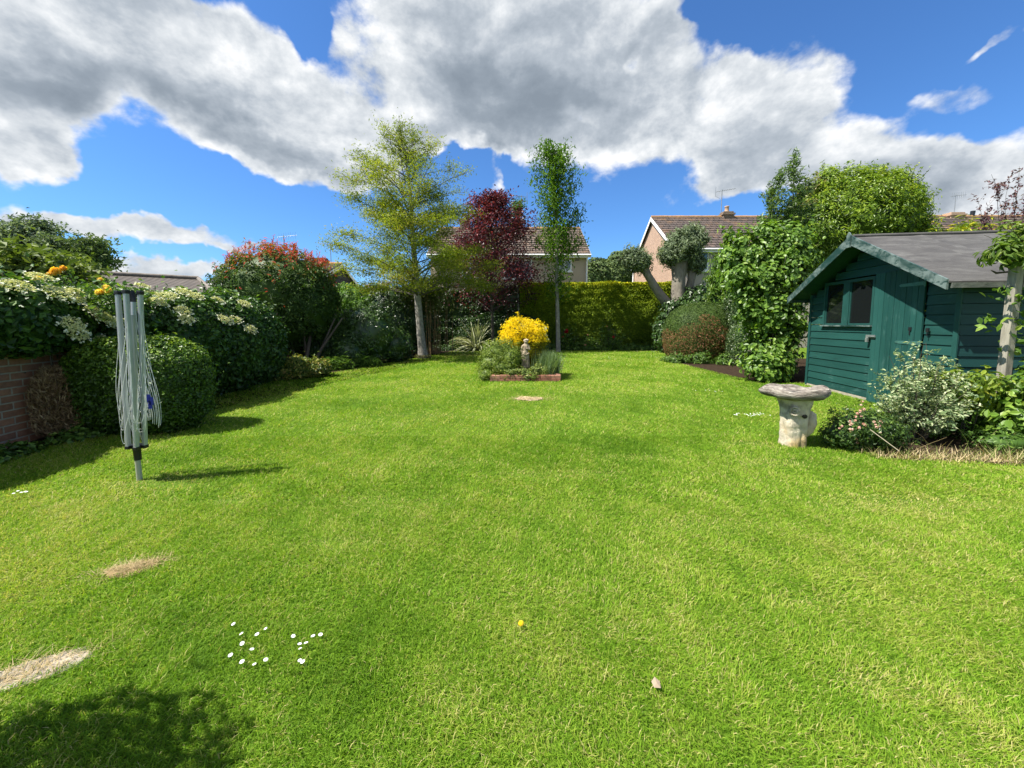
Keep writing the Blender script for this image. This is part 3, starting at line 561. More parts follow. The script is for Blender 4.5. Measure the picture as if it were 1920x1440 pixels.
# photinia
def photinia():
    bl = [(-6.75, 11.3, 2.05, 1.65, 1.3, 1.35), (-7.5, 11.5, 1.9, 1.05, 1.1, 1.15), (-6.0, 11.2, 1.75, .95, 1.0, 1.05), (-6.5, 11.1, 1.3, 1.1, 1.05, .8), (-6.6, 12.2, .7, 1.5, .5, .8), (-5.4, 12.0, .7, .9, .6, .8)]
    mat = leaf_mat('photinia_leaf', [(0, (.018, .042, .010)), (.35, (.050, .10, .018)), (.55, (.12, .175, .026)), (.68, (.22, .17, .035)), (.78, (.38, .13, .04)), (.90, (.50, .06, .05)), (1, (.62, .10, .09))], .5, .3, .2, .12)
    def rf(p, v):
        top = np.clip((p[:, 2] - 2.35) / .95, 0, 1); spots = wob(p, 3.4, 2) > .78
        return np.where(spots & (p[:, 2] > 1.7) & (rng.random(len(p)) < .5), rng.uniform(.80, .97, len(p)), v * .50 + top * .38 + (rng.random(len(p)) < top * .35) * .28)
    r = shrub('photinia_bush', 'tall domed bush with bright red shoots crowning its dark green leaves', 'bush', bl, 26000, .105, mat, .36, clump=2600, crad=.12, jit=.7, depth=.07, lump=.06, lf=2.2, up=.35, out=.7, corek=.86, rfun=rf, base=(-6.2, 11.0, 0), zmin=.30)
    # upright red shoots
    pt, N = blob_points(bl, 4000, .02, .06, 2.2); k = (pt[:, 2] > 2.75); pt = pt[k][:170]; m = MB(); st = MB()
    for q in pt:
        L = rng.uniform(.10, .30); d = nz(np.array([rng.normal() * .2, rng.normal() * .2, 1])); tt = np.linspace(.1, 1, 9); c = q + d * L * tt[:, None]; a = np.arange(9) * 2.4; o = np.stack([np.cos(a), np.sin(a), .9 + 0 * a], 1)
        m.leaves(c + o * .02, rng.normal(size=(9, 3)) * .4 + np.stack([-np.cos(a), -np.sin(a), 1 + 0 * a], 1), .075, .32, o * 3, rnd=rng.uniform(.84, 1, 9)); m.tube([q, q + d * L], .004, 4, 1)
    m.build('red_shoot', [mat, TWIG], r)['kind'] = 'stuff'
    s = MB()
    for (dx, dy, tx, ty, rr) in ((0, 0, -.7, .2, .05), (.12, .05, .25, .1, .06), (.3, .0, .9, .1, .045), (.1, .2, .1, -.3, .04), (.35, .1, .55, .2, .04)):
        p0 = np.array([-5.95 + dx, 10.75 + dy, 0]); s.tube([p0, p0 + (tx * .35, ty * .4, .55), p0 + (tx, ty, 1.4)], [rr, rr * .8, rr * .5], 8, bump=.05)
    s.build('trunk', BARKB, r)
photinia()

# ------------------------------------------------------------------ rear left border
SHADE = leaf_mat('evergreen_leaf', DARKGREENS, .35, .2, .5)
shrub('evergreen_shrub', 'dark evergreen shrub filling the corner right of the red-tipped bush', 'shrub', [(-4.6, 12.2, .9, .95, .7, 1.0), (-3.9, 12.7, .5, .6, .6, .6), (-5.0, 11.5, .35, .6, .5, .5), (-5.9, 11.7, .5, .9, .5, .62), (-7.0, 11.6, .4, .7, .4, .5)], 9000, .09, SHADE, .45, clump=900, crad=.13, lump=.1, corek=.8)
shrub('fern', 'ferny low green ground cover under the dark evergreen shrub', 'fern', [(-4.9, 10.5, .1, .6, .35, .26), (-4.3, 11.2, .08, .5, .35, .22)], 2200, .16, leaf_mat('fern_leaf', GREENS, .55, .35), .16, jit=.5, up=.6, corek=.5)
shrub('camellia', 'glossy dark-leaved shrub between the red-tipped bush and the feathery tree', 'shrub', [(-4.9, 15.4, 1.3, 1.1, .8, 1.35), (-4.0, 15.8, 1.2, .9, .8, 1.1)], 9500, .10, leaf_mat('camellia_leaf', [(0, (.01, .03, .008)), (.6, (.03, .07, .014)), (1, (.08, .14, .03))], .4, .15, .45), .5, clump=900, crad=.14, lump=.12, corek=.8)
shrub('bright_shrub', 'bright green leafy shrub rising behind the dark glossy shrub', 'shrub', [(-6.4, 15.6, 2.1, .8, .7, .7), (-5.8, 15.2, 1.7, .5, .5, .5)], 4200, .10, leaf_mat('bright_leaf', [(0, (.05, .11, .015)), (.6, (.12, .24, .03)), (1, (.24, .36, .07))], .5, .4), .45, clump=500, crad=.13, lump=.12, corek=.7)
shrub('red_tipped_shrub', 'orange and red tipped shrub behind the feathery tree on the left', 'shrub', [(-5.6, 16.6, 2.0, 1.1, .7, 1.0)], 6000, .09, leaf_mat('orange_tip_leaf', [(0, (.02, .05, .01)), (.5, (.06, .11, .02)), (.72, (.22, .12, .03)), (1, (.48, .12, .05))], .4, .25), .4, clump=600, crad=.13, lump=.1, corek=.8,
      rfun=lambda p, v: v * .55 + np.clip((p[:, 2] - 1.9) * .5, 0, .45))
shrub('small_round_shrub', 'small round grey-green shrub at the foot of the bamboo', 'shrub', [(-4.55, 13.6, .42, .52, .45, .48)], 4200, .06, leaf_mat('grey_green_leaf', [(0, (.03, .06, .03)), (.5, (.07, .13, .05)), (1, (.16, .25, .12))], .4, .25), .4, lump=.06, corek=.85)
def bamboo():
    r = thing('bamboo_clump', (-3.9, 15.6, 0), 'clump of bare brown bamboo canes in shadow behind the grey trunk', 'bamboo'); s = MB(); lv = MB()
    cane = plain('bamboo_cane', (.22, .14, .06), .6, var=.5, scale=3)
    for i in range(110):
        x, y = -3.75 + rng.normal() * .5, 15.7 + rng.normal() * .3; h = rng.uniform(1.6, 2.5); dx = rng.normal() * .12; s.tube([(x, y, 0), (x + dx * .4, y, h * .5), (x + dx, y, h)], [.014, .012, .006], 5)
    n = 6500; p = np.stack([-3.8 + rng.normal(size=n) * .62, 15.7 + rng.normal(size=n) * .45, 2.35 + rng.normal(size=n) * .38], 1); lv.leaves(p, rng.normal(size=(n, 3)) + (0, 0, .7), .15, .13, droop=.8)
    s.build('cane', cane, r); lv.build('foliage', leaf_mat('bamboo_leaf', [(0, (.03, .05, .012)), (.6, (.08, .11, .02)), (1, (.17, .19, .05))], .5, .35), r)
bamboo()

# ------------------------------------------------------------------ rear hedges
def box_hedge(name, label, x0, x1, y0, y1, h, n, size, mat, aspect, lump, lf, rfun, droop=.6, back=True, hvar=.0, cat='hedge'):
    r = thing(name, ((x0 + x1) / 2, (y0 + y1) / 2, 0), label, cat); m = MB()
    def face(k, f):
        if f == 'f': p = np.stack([rng.uniform(x0, x1, k), np.full(k, y0), rng.uniform(0.02, h, k)], 1); N = np.array([0, -1., 0])
        elif f == 't': p = np.stack([rng.uniform(x0, x1, k), rng.uniform(y0, y1, k), np.full(k, h)], 1); N = np.array([0, 0, 1.])
        elif f == 'l': p = np.stack([np.full(k, x0), rng.uniform(y0, y1, k), rng.uniform(0.02, h, k)], 1); N = np.array([-1., 0, 0])
        else: p = np.stack([np.full(k, x1), rng.uniform(y0, y1, k), rng.uniform(0.02, h, k)], 1); N = np.array([1., 0, 0])
        d = lump * wob(p, lf) + lump * .5 * wob(p, lf * 2.7, 3) - np.abs(rng.normal(size=k)) * .05
        p = p + N * d[:, None]; 
        if hvar: p[:, 2] *= 1 + hvar * wob(np.stack([p[:, 0], 0 * p[:, 0], 0 * p[:, 0]], 1), 1.1)
        if f == 'f': p[:, 1] -= .10 * np.sin(np.clip(p[:, 2] / h, 0, 1) * pi)
        return p, np.tile(N, (k, 1))
    A = dict(f=(x1 - x0) * h, t=(x1 - x0) * (y1 - y0), l=(y1 - y0) * h, r=(y1 - y0) * h); tot = sum(A.values())
    for f in A:
        k = int(n * A[f] / tot); p, N = face(k, f); rv = rng.random(k); rv = np.clip(rfun(p, rv), 0, 1)
        m.leaves(p, N + rng.normal(size=N.shape) * .55 + (0, 0, .45), size, aspect, N * .8, droop, 0, rv)
    m.box((x0 + .10, y0 + .10, 0), (x1 - .10, y1 - .1, h * (1 - hvar * 1.2) - .10), 1, .2); m.build('foliage', [mat, mat], r); return r
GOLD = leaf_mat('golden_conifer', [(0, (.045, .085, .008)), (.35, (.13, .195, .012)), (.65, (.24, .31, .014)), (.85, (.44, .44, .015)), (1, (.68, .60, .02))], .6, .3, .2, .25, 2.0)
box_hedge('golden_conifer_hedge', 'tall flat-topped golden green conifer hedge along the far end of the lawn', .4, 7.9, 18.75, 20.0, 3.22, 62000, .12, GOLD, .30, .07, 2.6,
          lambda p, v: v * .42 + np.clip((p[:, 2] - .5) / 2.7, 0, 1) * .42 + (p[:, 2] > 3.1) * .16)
box_hedge('mixed_hedge', 'dark leafy mixed hedge behind the purple tree and striped spiky plant', -5.6, .5, 18.9, 20.1, 3.0, 26000, .12, SHADE, .55, .16, 1.6, lambda p, v: v * .75, hvar=.07)
box_hedge('dark_hedge', 'dark shaded hedge low behind the rose bushes, left of centre', -2.4, 1.2, 18.2, 18.8, 1.6, 9000, .10, SHADE, .5, .12, 2.2, lambda p, v: v * .7, hvar=.1)

# ------------------------------------------------------------------ trees
def feathery_tree():
    Y = 13.85; r = thing('feathery_tree', (-3.21, Y, 0), 'tall airy tree with pale grey trunk and fine yellow-green foliage on the left lawn', 'tree')
    zt = [0, .35, 1.2, 2.9, 4.3, 5.4, 6.3, 7.2, 8.3]; ut = [793, 791, 788, 782.5, 778, 776, 773, 765, 758]; xs = [(u - 960) / F * (Y) for u in ut]
    tr = np.stack([xs, [Y] * 9, zt], 1); rad = [.20, .145, .13, .11, .085, .06, .04, .025, .008]
    b = MB(); tt = np.linspace(0, 8, 33); tp = np.stack([np.interp(tt, range(9), tr[:, i]) for i in range(3)], 1); b.tube(tp, np.interp(tt, range(9), rad), 12, bump=.05)
    b.build('trunk', bark_mat('pale_grey_bark', (.10, .09, .075), (.34, .32, .27), 11, .9), r)
    br = MB(); lv = MB(); tops = []
    prof_z = [2.0, 2.4, 2.9, 3.6, 4.3, 5.0, 5.6, 6.2, 6.8, 7.5, 8.4]; prof_r = [1.6, 2.2, 2.5, 2.6, 2.5, 2.1, 2.3, 2.2, 1.4, .7, .3]
    P_, N_, R_ = [], [], []
    def spray(c, d, n, sx, thick, rr):
        q = rng.normal(size=(n, 3)) * np.array([sx, sx, thick]); P_.append(c + q); N_.append(rng.normal(size=(n, 3)) * .8 + (0, 0, 1)); R_.append(np.clip(rng.normal(size=n) * .2 + rr, 0, 1))
    nb = 118
    for i in range(nb):
        f = (i + .5) / nb; zt_ = 2.35 + 5.35 * f ** .92 + rng.normal() * .12; a = i * 2.39996 + rng.normal() * .35; R_env = np.interp(zt_, prof_z, prof_r); rr_ = R_env * (rng.uniform(.25, 1.0) if i % 3 else rng.uniform(.85, 1.08))
        if 4.55 < zt_ < 5.15: rr_ *= .62
        z0 = max(2.2, zt_ - rr_ * rng.uniform(.25, .6)); t = np.interp(z0, [p[2] for p in tp], np.linspace(0, 1, len(tp))); c = plc(tp, min(t, .985)); e = np.array([c[0] + rr_ * cos(a), Y + rr_ * sin(a) * .9, zt_]); m_ = c * .45 + e * .55 + np.array([0, 0, .28 * rr_ * .5]) + rng.normal(size=3) * .07
        tt_ = np.linspace(0, 1, 9)[:, None]; pts = c * (1 - tt_) ** 2 + 2 * m_ * tt_ * (1 - tt_) + e * tt_ ** 2 + rng.normal(size=(9, 3)) * .018 * tt_; br.tube(pts, np.linspace(.030 * (1.2 - z0 / 9), .004, 9), 5, 0)
        airy = 1.0 if zt_ < 6.0 else .42; hue = .5 + .14 * rng.normal()
        for j in range(int(4 + rr_ * 3.2)):
            tj = 1 - abs(rng.normal()) * .28; s = plc(pts, min(max(tj, .15), .999)); sa = a + rng.normal() * 1.1; sd = nz(np.array([cos(sa), sin(sa), rng.normal() * .12 + (.5 if zt_ > 6 else .12)])); sp = curve(s, sd, rng.uniform(.25, .62), (0, 0, -.25), 5, .1); br.tube(sp, np.linspace(.006, .002, 5), 4, 0, cap=False)
            for q in sp[1:]: spray(q, sd, int(19 * airy), .16 if airy == 1 else .09, .11, hue)
    for (dx, dz, L) in ((-.45, 6.6, 1.9), (.28, 6.6, 1.75), (-.05, 7.0, 1.4), (-.8, 6.2, 1.4), (.7, 6.0, 1.5)):
        c = plc(tp, .8); c = np.array([c[0] + .1 * dx, Y, dz - .6]); pts = curve(c, (dx * .55, rng.normal() * .15, 1.3), L, (0, 0, .1), 10, .06); br.tube(pts, np.linspace(.02, .003, 10), 5)
        for j in range(26):
            tj = rng.uniform(.2, 1); s = plc(pts, tj * .999); sa = rng.uniform(0, 2 * pi); sp = curve(s, (cos(sa), sin(sa), .6), rng.uniform(.15, .42), (0, 0, .1), 4, .1); br.tube(sp, .003, 3, cap=False)
            for q in sp[1:]: spray(q, None, 5, .06, .045, .6)
    Pp = np.concatenate(P_); Nn = np.concatenate(N_); Rr = np.concatenate(R_); lv.leaves(Pp, Nn, .085, .30, droop=.25, rnd=Rr)
    br.build('branch', bark_mat('dark_branch', (.05, .045, .035), (.13, .115, .09)), r)
    lv.build('crown', leaf_mat('feathery_leaf', [(0, (.10, .16, .015)), (.5, (.205, .255, .028)), (.8, (.32, .345, .045)), (1, (.42, .37, .11))], .6, .5, .12), r)
    m = MB(); n = 700; a = rng.uniform(0, 2 * pi, n); q = .14 + .16 * rng.random(n); p = np.stack([-3.21 + q * np.cos(a), Y + q * np.sin(a), .03 + .10 * rng.random(n)], 1)
    m.leaves(p, rng.normal(size=(n, 3)), .10, .08, np.tile((0, 0, 2.), (n, 1))); m.build('base_shoots', leaf_mat('tuft', [(0, (.08, .10, .03)), (1, (.28, .25, .11))], .8, .3), r)
feathery_tree()

def column_tree():
    X0, Y = 2.05, 17.0; r = thing('young_tree', (X0, Y, 0), 'slim upright young tree with drooping green leaves right of the purple tree', 'tree')
    tp = np.array([(X0, Y, 0), (X0 - .05, Y, 1.6), (X0 - .12, Y, 3.4), (X0 - .1, Y, 5.2), (X0 - .25, Y, 7.0), (X0 - .3, Y, 8.9)]); b = MB(); b.tube(tp, [.11, .085, .07, .055, .035, .01], 9, bump=.04); b.build('trunk', BARKG, r)
    br = MB(); lv = MB(); P_ = []; O_ = []
    for i in range(44):
        z0 = 2.2 + 6.3 * i / 44; c = plc(tp, np.interp(z0, tp[:, 2], np.arange(6) / 5)); a = i * 2.4 + rng.normal() * .3; L = np.interp(z0, [2.2, 3.5, 5.5, 7.2, 8.6], [1.25, 1.5, 1.45, 1.2, .6]) * rng.uniform(.7, 1.1) * (.6 if z0 < 3.5 else 1)
        if i in (18, 20): a = 0.05; L = 1.25
        d = (cos(a) * .8, sin(a) * .8, .9); pts = curve(c, d, L, (cos(a) * .3, 0, -.1), 7, .06); br.tube(pts, np.linspace(.018, .004, 7), 4, cap=False)
        for q in pts[1:]:
            k = 36 if z0 > 3.6 else 12; P_.append(q + rng.normal(size=(k, 3)) * .17); O_.append(rng.normal(size=(k, 3)) * .5)
    Pp = np.concatenate(P_); lv.leaves(Pp, rng.normal(size=Pp.shape) + (0, -.2, .5), .165, .30, np.concatenate(O_), droop=1.1, hexl=False); br.build('branch', BARKG, r)
    lv.build('crown', leaf_mat('young_leaf', [(0, (.035, .085, .010)), (.5, (.085, .175, .018)), (1, (.17, .28, .03))], .7, .4, .08), r)
column_tree()

def broad_tree(name, label, base, h, trunk_r, z0, prof, nb, nl, size, aspect, mat, bark, spread=.16, el=.6, squash=.8, stemcap=None, cat='tree', group=None, droop=.2, lean=0):
    r = thing(name, base, label, cat, group); X, Y, Z = base; tp = curve((X, Y, Z), (lean, 0, 1), h * .93, (0, 0, .2), 9, .035); b = MB(); b.tube(tp, np.linspace(trunk_r, trunk_r * .12, 9), 8, bump=.05); b.build('trunk', bark, r)
    br = MB(); P_ = []; R_ = []
    for i in range(nb):
        zz = z0 + (h * .93 - z0) * (i + .5) / nb; t = min(zz / (h * .93), .98); c = plc(tp, t); a = i * 2.4 + rng.normal() * .4; L = np.interp(zz / h, *prof) * rng.uniform(.65, 1.15)
        e = el + rng.normal() * .15; pts = curve(c, (cos(a) * cos(e), sin(a) * cos(e), sin(e)), L, (0, 0, .2), 7, .08); br.tube(pts, np.linspace(max(.012, trunk_r * .3), .004, 7), 4, cap=False); sh = rng.normal() * .12
        for k in range(5):
            s = plc(pts, rng.uniform(.3, .999)); sp = curve(s, nz(rng.normal(size=3) + (cos(a), sin(a), .4)), L * .35, (0, 0, .1), 4, .1)
            for q in sp: P_.append(q + rng.normal(size=(nl, 3)) * spread * (1, 1, squash)); R_.append(np.clip(.5 + sh + rng.normal(size=nl) * .22, 0, 1))
    Pp = np.concatenate(P_); lv = MB(); lv.leaves(Pp, rng.normal(size=Pp.shape) * .7 + (0, -.1, .7), size, aspect, droop=droop, rnd=np.concatenate(R_)); br.build('branch', bark, r); lv.build('crown', mat, r); return r
PURPLE = leaf_mat('purple_leaf', [(0, (.020, .006, .010)), (.5, (.075, .015, .026)), (.85, (.18, .028, .042)), (1, (.34, .05, .07))], .4, .3, .4)
broad_tree('purple_plum_tree', 'dark purple-leaved tree with a pointed top in front of the far house', (-.88, 17.6, 0), 7.1, .08, 1.7, ([.2, .35, .55, .7, .85, .93, 1.0], [2.5, 2.7, 2.2, 1.55, .9, .25, .1]), 84, 15, .10, .55, PURPLE, BARKB, spread=.17, el=.6)
broad_tree('pale_birch', 'pale wispy small tree behind the purple tree, left of it', (-1.3, 21.5, 0), 6.4, .05, 2.5, ([.3, .7, 1.0], [.9, .8, .4]), 26, 7, .08, .5, leaf_mat('pale_leaf', [(0, (.12, .18, .06)), (1, (.30, .38, .16))], .5, .4), BARKG, spread=.16, el=.9)
broad_tree('green_sapling', 'light green sapling top between the purple tree and slim tree', (.33, 18.4, 0), 7.3, .04, 5.6, ([.6, .8, 1.0], [.3, .5, .3]), 10, 6, .13, .35, leaf_mat('sapling_leaf', GREENS, .45, .4), BARKG, spread=.14, el=1.0, droop=.8)

# far trees at the left and beyond the hedge
FAR = leaf_mat('far_leaf', [(0, (.04, .07, .025)), (.5, (.10, .15, .05)), (1, (.19, .25, .09))], .6, .25, .2)
FARP = leaf_mat('far_poplar_leaf', [(0, (.05, .08, .045)), (.5, (.12, .17, .10)), (1, (.26, .31, .20))], .6, .3, .2)
for (u, v, Y, w, lab, mt) in ((22, 428, 20, 1.6, 'tall blue-green tree at the far left edge of the photo', FARP), (62, 412, 21, 1.5, 'tallest blue-green tree beyond the wall on the far left', FARP), (92, 440, 20, .8, 'narrow blue-green tree beside the tallest one on the left', FARP),
                         (165, 452, 21, 1.5, 'dark pointed tree above the grey garage roof', FAR), (12, 498, 8.8, 1.3, 'broad yellow-green tree low at the far left beyond the wall', None), (92, 512, 9.6, 1.0, 'yellow-green bushy tree left of the grey garage roof', None), (140, 490, 17, 1.3, 'light green tree behind the left end of the garage roof', None)):
    p = P(u, v, Y); mm = mt or leaf_mat('far_light_leaf', [(0, (.05, .085, .015)), (.5, (.11, .16, .03)), (1, (.20, .25, .06))], .6, .3, .2)
    broad_tree('far_tree', lab, (p[0], Y, 0), p[2], .14, p[2] * .25, ([.2, .5, .8, 1.0], [w, w, w * .65, w * .2]), 40, 13, .2, .5, mm, BARKB, spread=.3, el=.7, group='trees beyond the left wall')
def far_wood():
    r = thing('distant_trees', (9, 60, 0), 'mass of dark rounded trees between the two far houses', 'trees', kind='stuff'); m = MB(); bl = []
    for i in range(12): bl.append((7 + i * 1.35 + rng.normal() * .4, 60 + rng.normal() * 2, 4.5 + np.interp(i, [0, 4, 7, 11], [1.0, 3.0, 4.0, 4.0]) + rng.normal() * .4, 2.6, 2.5, 3.4))
    pt, N = blob_points(bl, 26000, .06, .09, .9); m.leaves(pt, N + rng.normal(size=N.shape) * .5 + (0, 0, .4), .42, .6); core(m, bl, .88, 1, lf=.9); core(m, [(b[0], b[1], 2.5, 3, 2.5, 3) for b in bl], .9, 1, lf=.9)
    m.build('foliage', [FARP if 0 else FAR, TWIG], r)
far_wood()
# ================================================================== houses
TILE = tile_mat('brown_tile', (.13, .095, .08), (.075, .058, .05)); TILEG = tile_mat('grey_tile', (.055, .055, .06), (.035, .035, .04), (.12, .09, .06), lf=.2)
TILEA = tile_mat('weathered_tile', (.155, .115, .085), (.09, .068, .052), (.30, .15, .07), lf=.3)
RENDER = plain('pebbledash', (.36, .315, .28), .95, var=.16, scale=40, bmp=.4); RENDERT = plain('tan_render', (.46, .37, .27), .95, var=.14, scale=30, bmp=.4)
PINKB = brick_mat('pink_brick', (.48, .31, .21), (.38, .24, .165), (.46, .38, .31), dirt=.25); CHIMB = brick_mat('chimney_brick', (.24, .16, .10), (.17, .11, .075), (.26, .23, .19))
RIDGEM = plain('ridge_tile', (.30, .17, .08), .9, var=.4, scale=6)
def aerial(root, x, y, z, h, kind=0, ang=0.3):
    m = MB(); m.tube([(x, y, z), (x, y, z + h)], .022, 6); a = np.array([cos(ang), sin(ang), .12])
    c = np.array([x, y, z + h - .08]); m.tube([c - a * .35, c + a * .75], .012, 5); s = nz(np.cross(a, (0, 0, 1)))
    for k in range(8):
        q = c + a * (-.25 + .13 * k); w = .22 if kind == 0 else .34; dd = s if kind == 0 else np.array([0, 0, 1]); m.tube([q - dd * w * .6, q + dd * w * .6], .007, 4)
    if kind == 0: q = c - a * .35; m.tube([q - (0, 0, .25), q + (0, 0, .3)], .012, 4); m.tube([q - (0, 0, .25) , q + a * .25 - (0, 0, .42)], .008, 4)
    o = m.build('aerial', GREYMETAL, root); return o
def gable_house(name, label, x0, x1, y0, y1, ze, zr, wall, gable, tile, over=.25, rz=0):
    r = thing(name, (x0, y0, 0), label, 'house'); ym = (y0 + y1) / 2
    m = MB(); V = [(x0, y0, -.2), (x1, y0, -.2), (x1, y1, -.2), (x0, y1, -.2), (x0, y0, ze), (x1, y0, ze), (x1, y1, ze), (x0, y1, ze), (x0, ym, zr - .1), (x1, ym, zr - .1)]
    m.add(V, [(0, 1, 5, 4), (2, 3, 7, 6)], 0); m.add(V, [(3, 0, 4, 8, 7), (1, 2, 6, 9, 5)], 1); m.build('wall', [wall, gable], r, uv=True)
    t = MB(); sl = (zr - ze) / (ym - y0); o = over; th = .09
    def slope(sy):
        ya = y0 - o if sy < 0 else y1 + o; za = ze - o * sl; A = [(x0 - .12, ya, za), (x1 + .12, ya, za), (x1 + .12, ym, zr), (x0 - .12, ym, zr)]
        if sy > 0: A = [A[1], A[0], A[3], A[2]]
        return A
    for sy in (-1, 1): A = slope(sy); t.hexa([(p[0], p[1], p[2]) for p in A], [(p[0], p[1], p[2] + th) for p in A])
    rf = t.build('roof', tile, r, uv=True)
    # stepped tile courses as real laps
    c = MB(); L = sqrt((ym - y0 + o) ** 2 + (zr - ze + o * sl) ** 2); nrow = int(L / .3)
    for k in range(nrow):
        f = k / nrow; ya = y0 - o + (ym - y0 + o) * f; za = ze - o * sl + (zr - ze + o * sl) * f + th; f2 = (k + 1) / nrow; yb = y0 - o + (ym - y0 + o) * f2; zb = ze - o * sl + (zr - ze + o * sl) * f2 + th
        c.add([(x0 - .12, ya, za + .045), (x1 + .12, ya, za + .045), (x1 + .12, yb, zb + .004), (x0 - .12, yb, zb + .004), (x0 - .12, ya, za - .01), (x1 + .12, ya, za - .01)], [(0, 1, 2, 3), (4, 5, 1, 0)])
    q = c.build('tile_course', tile, r, uv=True); q.parent = rf
    g = MB(); k = int((x1 - x0) / .45)
    for i in range(k): a = x0 - .12 + (x1 - x0 + .24) * i / k; b2 = x0 - .12 + (x1 - x0 + .24) * (i + 1) / k; g.tube([(a + .005, ym, zr + .06), (b2 - .005, ym, zr + .06)], .11 + .006 * (i % 2), 8)
    q = g.build('ridge', RIDGEM, r); q.parent = rf
    f = MB(); f.box((x0 - .14, y0 - o - .03, ze - o * sl - .13), (x1 + .14, y0 - o + .0, ze - o * sl + .045)); f.box((x0, y0 - o, ze - o * sl - .13), (x1, y0 - .003, ze - o * sl - .10)); f.build('fascia', WHITE, r)
    gt = MB(); gt.tube([(x0 - .14, y0 - o - .08, ze - o * sl + .0), (x1 + .14, y0 - o - .08, ze - o * sl)], .055, 8); gt.build('gutter', WHITE, r)
    for xx in (x0 - .155, x1 + .125):
        b = MB()
        for sy in (-1, 1): ya = y0 - o if sy < 0 else y1 + o; b.hexa([(xx, ya, ze - o * sl - .14), (xx + .03, ya, ze - o * sl - .14), (xx + .03, ym, zr - .14), (xx, ym, zr - .14)], [(xx, ya, ze - o * sl + .06), (xx + .03, ya, ze - o * sl + .06), (xx + .03, ym, zr + .06), (xx, ym, zr + .06)])
        b.build('bargeboard', WHITE, r)
    return r
def chimney(r, x, y, z0, z1, w=.62, d=.62, pots=1, mat=None, potc=(.45, .30, .2)):
    m = MB(); m.box((x - w / 2, y - d / 2, z0), (x + w / 2, y + d / 2, z1 - .2)); m.box((x - w / 2 - .05, y - d / 2 - .05, z1 - .2), (x + w / 2 + .05, y + d / 2 + .05, z1 - .1)); m.box((x - w / 2 + .02, y - d / 2 + .02, z1 - .1), (x + w / 2 - .02, y + d / 2 - .02, z1)); c = m.build('chimney', mat or CHIMB, r, uv=True)
    for i in range(pots):
        p = MB(); xx = x + (i - (pots - 1) / 2) * .3; p.lathe([(.13, z1), (.12, z1 + .05), (.11, z1 + .28), (.13, z1 + .30), (.13, z1 + .34), (.09, z1 + .34), (.09, z1 + .2)], (xx, y, 0), 12); q = p.build('chimney_pot', plain('clay_pot', potc, .8), r); q.parent = c
# house A, centre
hA = gable_house('brick_house', 'tan rendered house with brown tiled roof behind the purple and slim trees', -4.6, 4.25, 22.1, 28.6, 5.2, 7.25, RENDERT, RENDERT, TILEA)
for (u0, u1, v0, v1) in ((866, 898, 487, 523), (944, 998, 487, 523), (1046, 1072, 487, 509)):
    a, b = P(u0, v1, 22.1), P(u1, v0, 22.1); house_window(hA, a[0], b[0], a[2], b[2], 22.1, .08, 1)
m = MB(); a = P(1079, 489, 22.1); m.box((a[0], 22.06, a[2]), (a[0] + .2, 22.12, a[2] + .2)); m.build('vent', plain('vent_grey', (.2, .18, .15)), hA)
m = MB(); m.tube([(4.2, 22.02, 0), (4.2, 22.02, 5.05)], .05, 8); m.build('downpipe', WHITE, hA)
chimney(hA, P(872, 420, 25.3)[0], 25.3, 6.9, P(872, 411, 25.3)[2], .6, .6, 1, potc=(.45, .45, .45)); chimney(hA, P(972, 420, 25.3)[0], 25.3, 6.9, P(972, 412, 25.3)[2], .55, .6, 1)
a = P(978, 420, 25.6); aerial(hA, a[0], a[1], 7.2, P(978, 366, 25.6)[2] - 7.2, 0, pi)
# house B, right of centre
hB = gable_house('brick_house', 'house with pink brick gable and brown tiled roof right of centre behind the hedge', 8.35, 20.0, 20.1, 26.8, 5.15, 7.45, RENDER, PINKB, TILE)
for (u0, u1, v0, v1) in ((1290, 1329, 470, 508), (1369, 1420, 470, 508)):
    a, b = P(u0, v1, 20.1), P(u1, v0, 20.1); house_window(hB, a[0], b[0], a[2], b[2], 20.1, .07, 1)
chimney(hB, P(1362, 410, 23.45)[0], 23.45, 7.2, P(1362, 398, 23.45)[2], .62, .5, 1)
a = P(1357, 400, 23.45); aerial(hB, a[0], 23.45 + .3, 7.4, P(1357, 352, 23.45)[2] - 7.4, 0, -.2)
m = MB(); m.tube([(8.3, 20.02, 0), (8.3, 20.02, 5.0)], .05, 8); m.build('downpipe', WHITE, hB)
m = MB(); m.tube([(8.27, 26.7, 0), (8.27, 26.7, 5.0)], .05, 8); m.build('downpipe', WHITE, hB)
# house C behind the shed (only its roof shows)
hC = gable_house('bungalow', 'brown tiled roof just showing behind the hedge above the shed', 21.5, 36, 21.0, 29.0, 5.2, 7.9, RENDER, RENDER, TILE)
a = P(1787, 405, 25); chimney(hC, a[0], 25, 7.5, P(1787, 400, 25)[2], .9, .6, 0, brick_mat('pale_chimney_brick', (.50, .32, .2), (.42, .26, .17), (.4, .35, .3))); aerial(hC, a[0] + .05, 25, P(1787, 400, 25)[2], 1.15, 1, .1)
m = MB(); a = P(1822, 411, 25); m.tube([(a[0], 25, 7.6), (a[0], 25, a[2] + .1), (a[0] + .03, 25, a[2] + .5)], [.1, .1, .12], 10); m.build('flue_pipe', BLACK, hC)
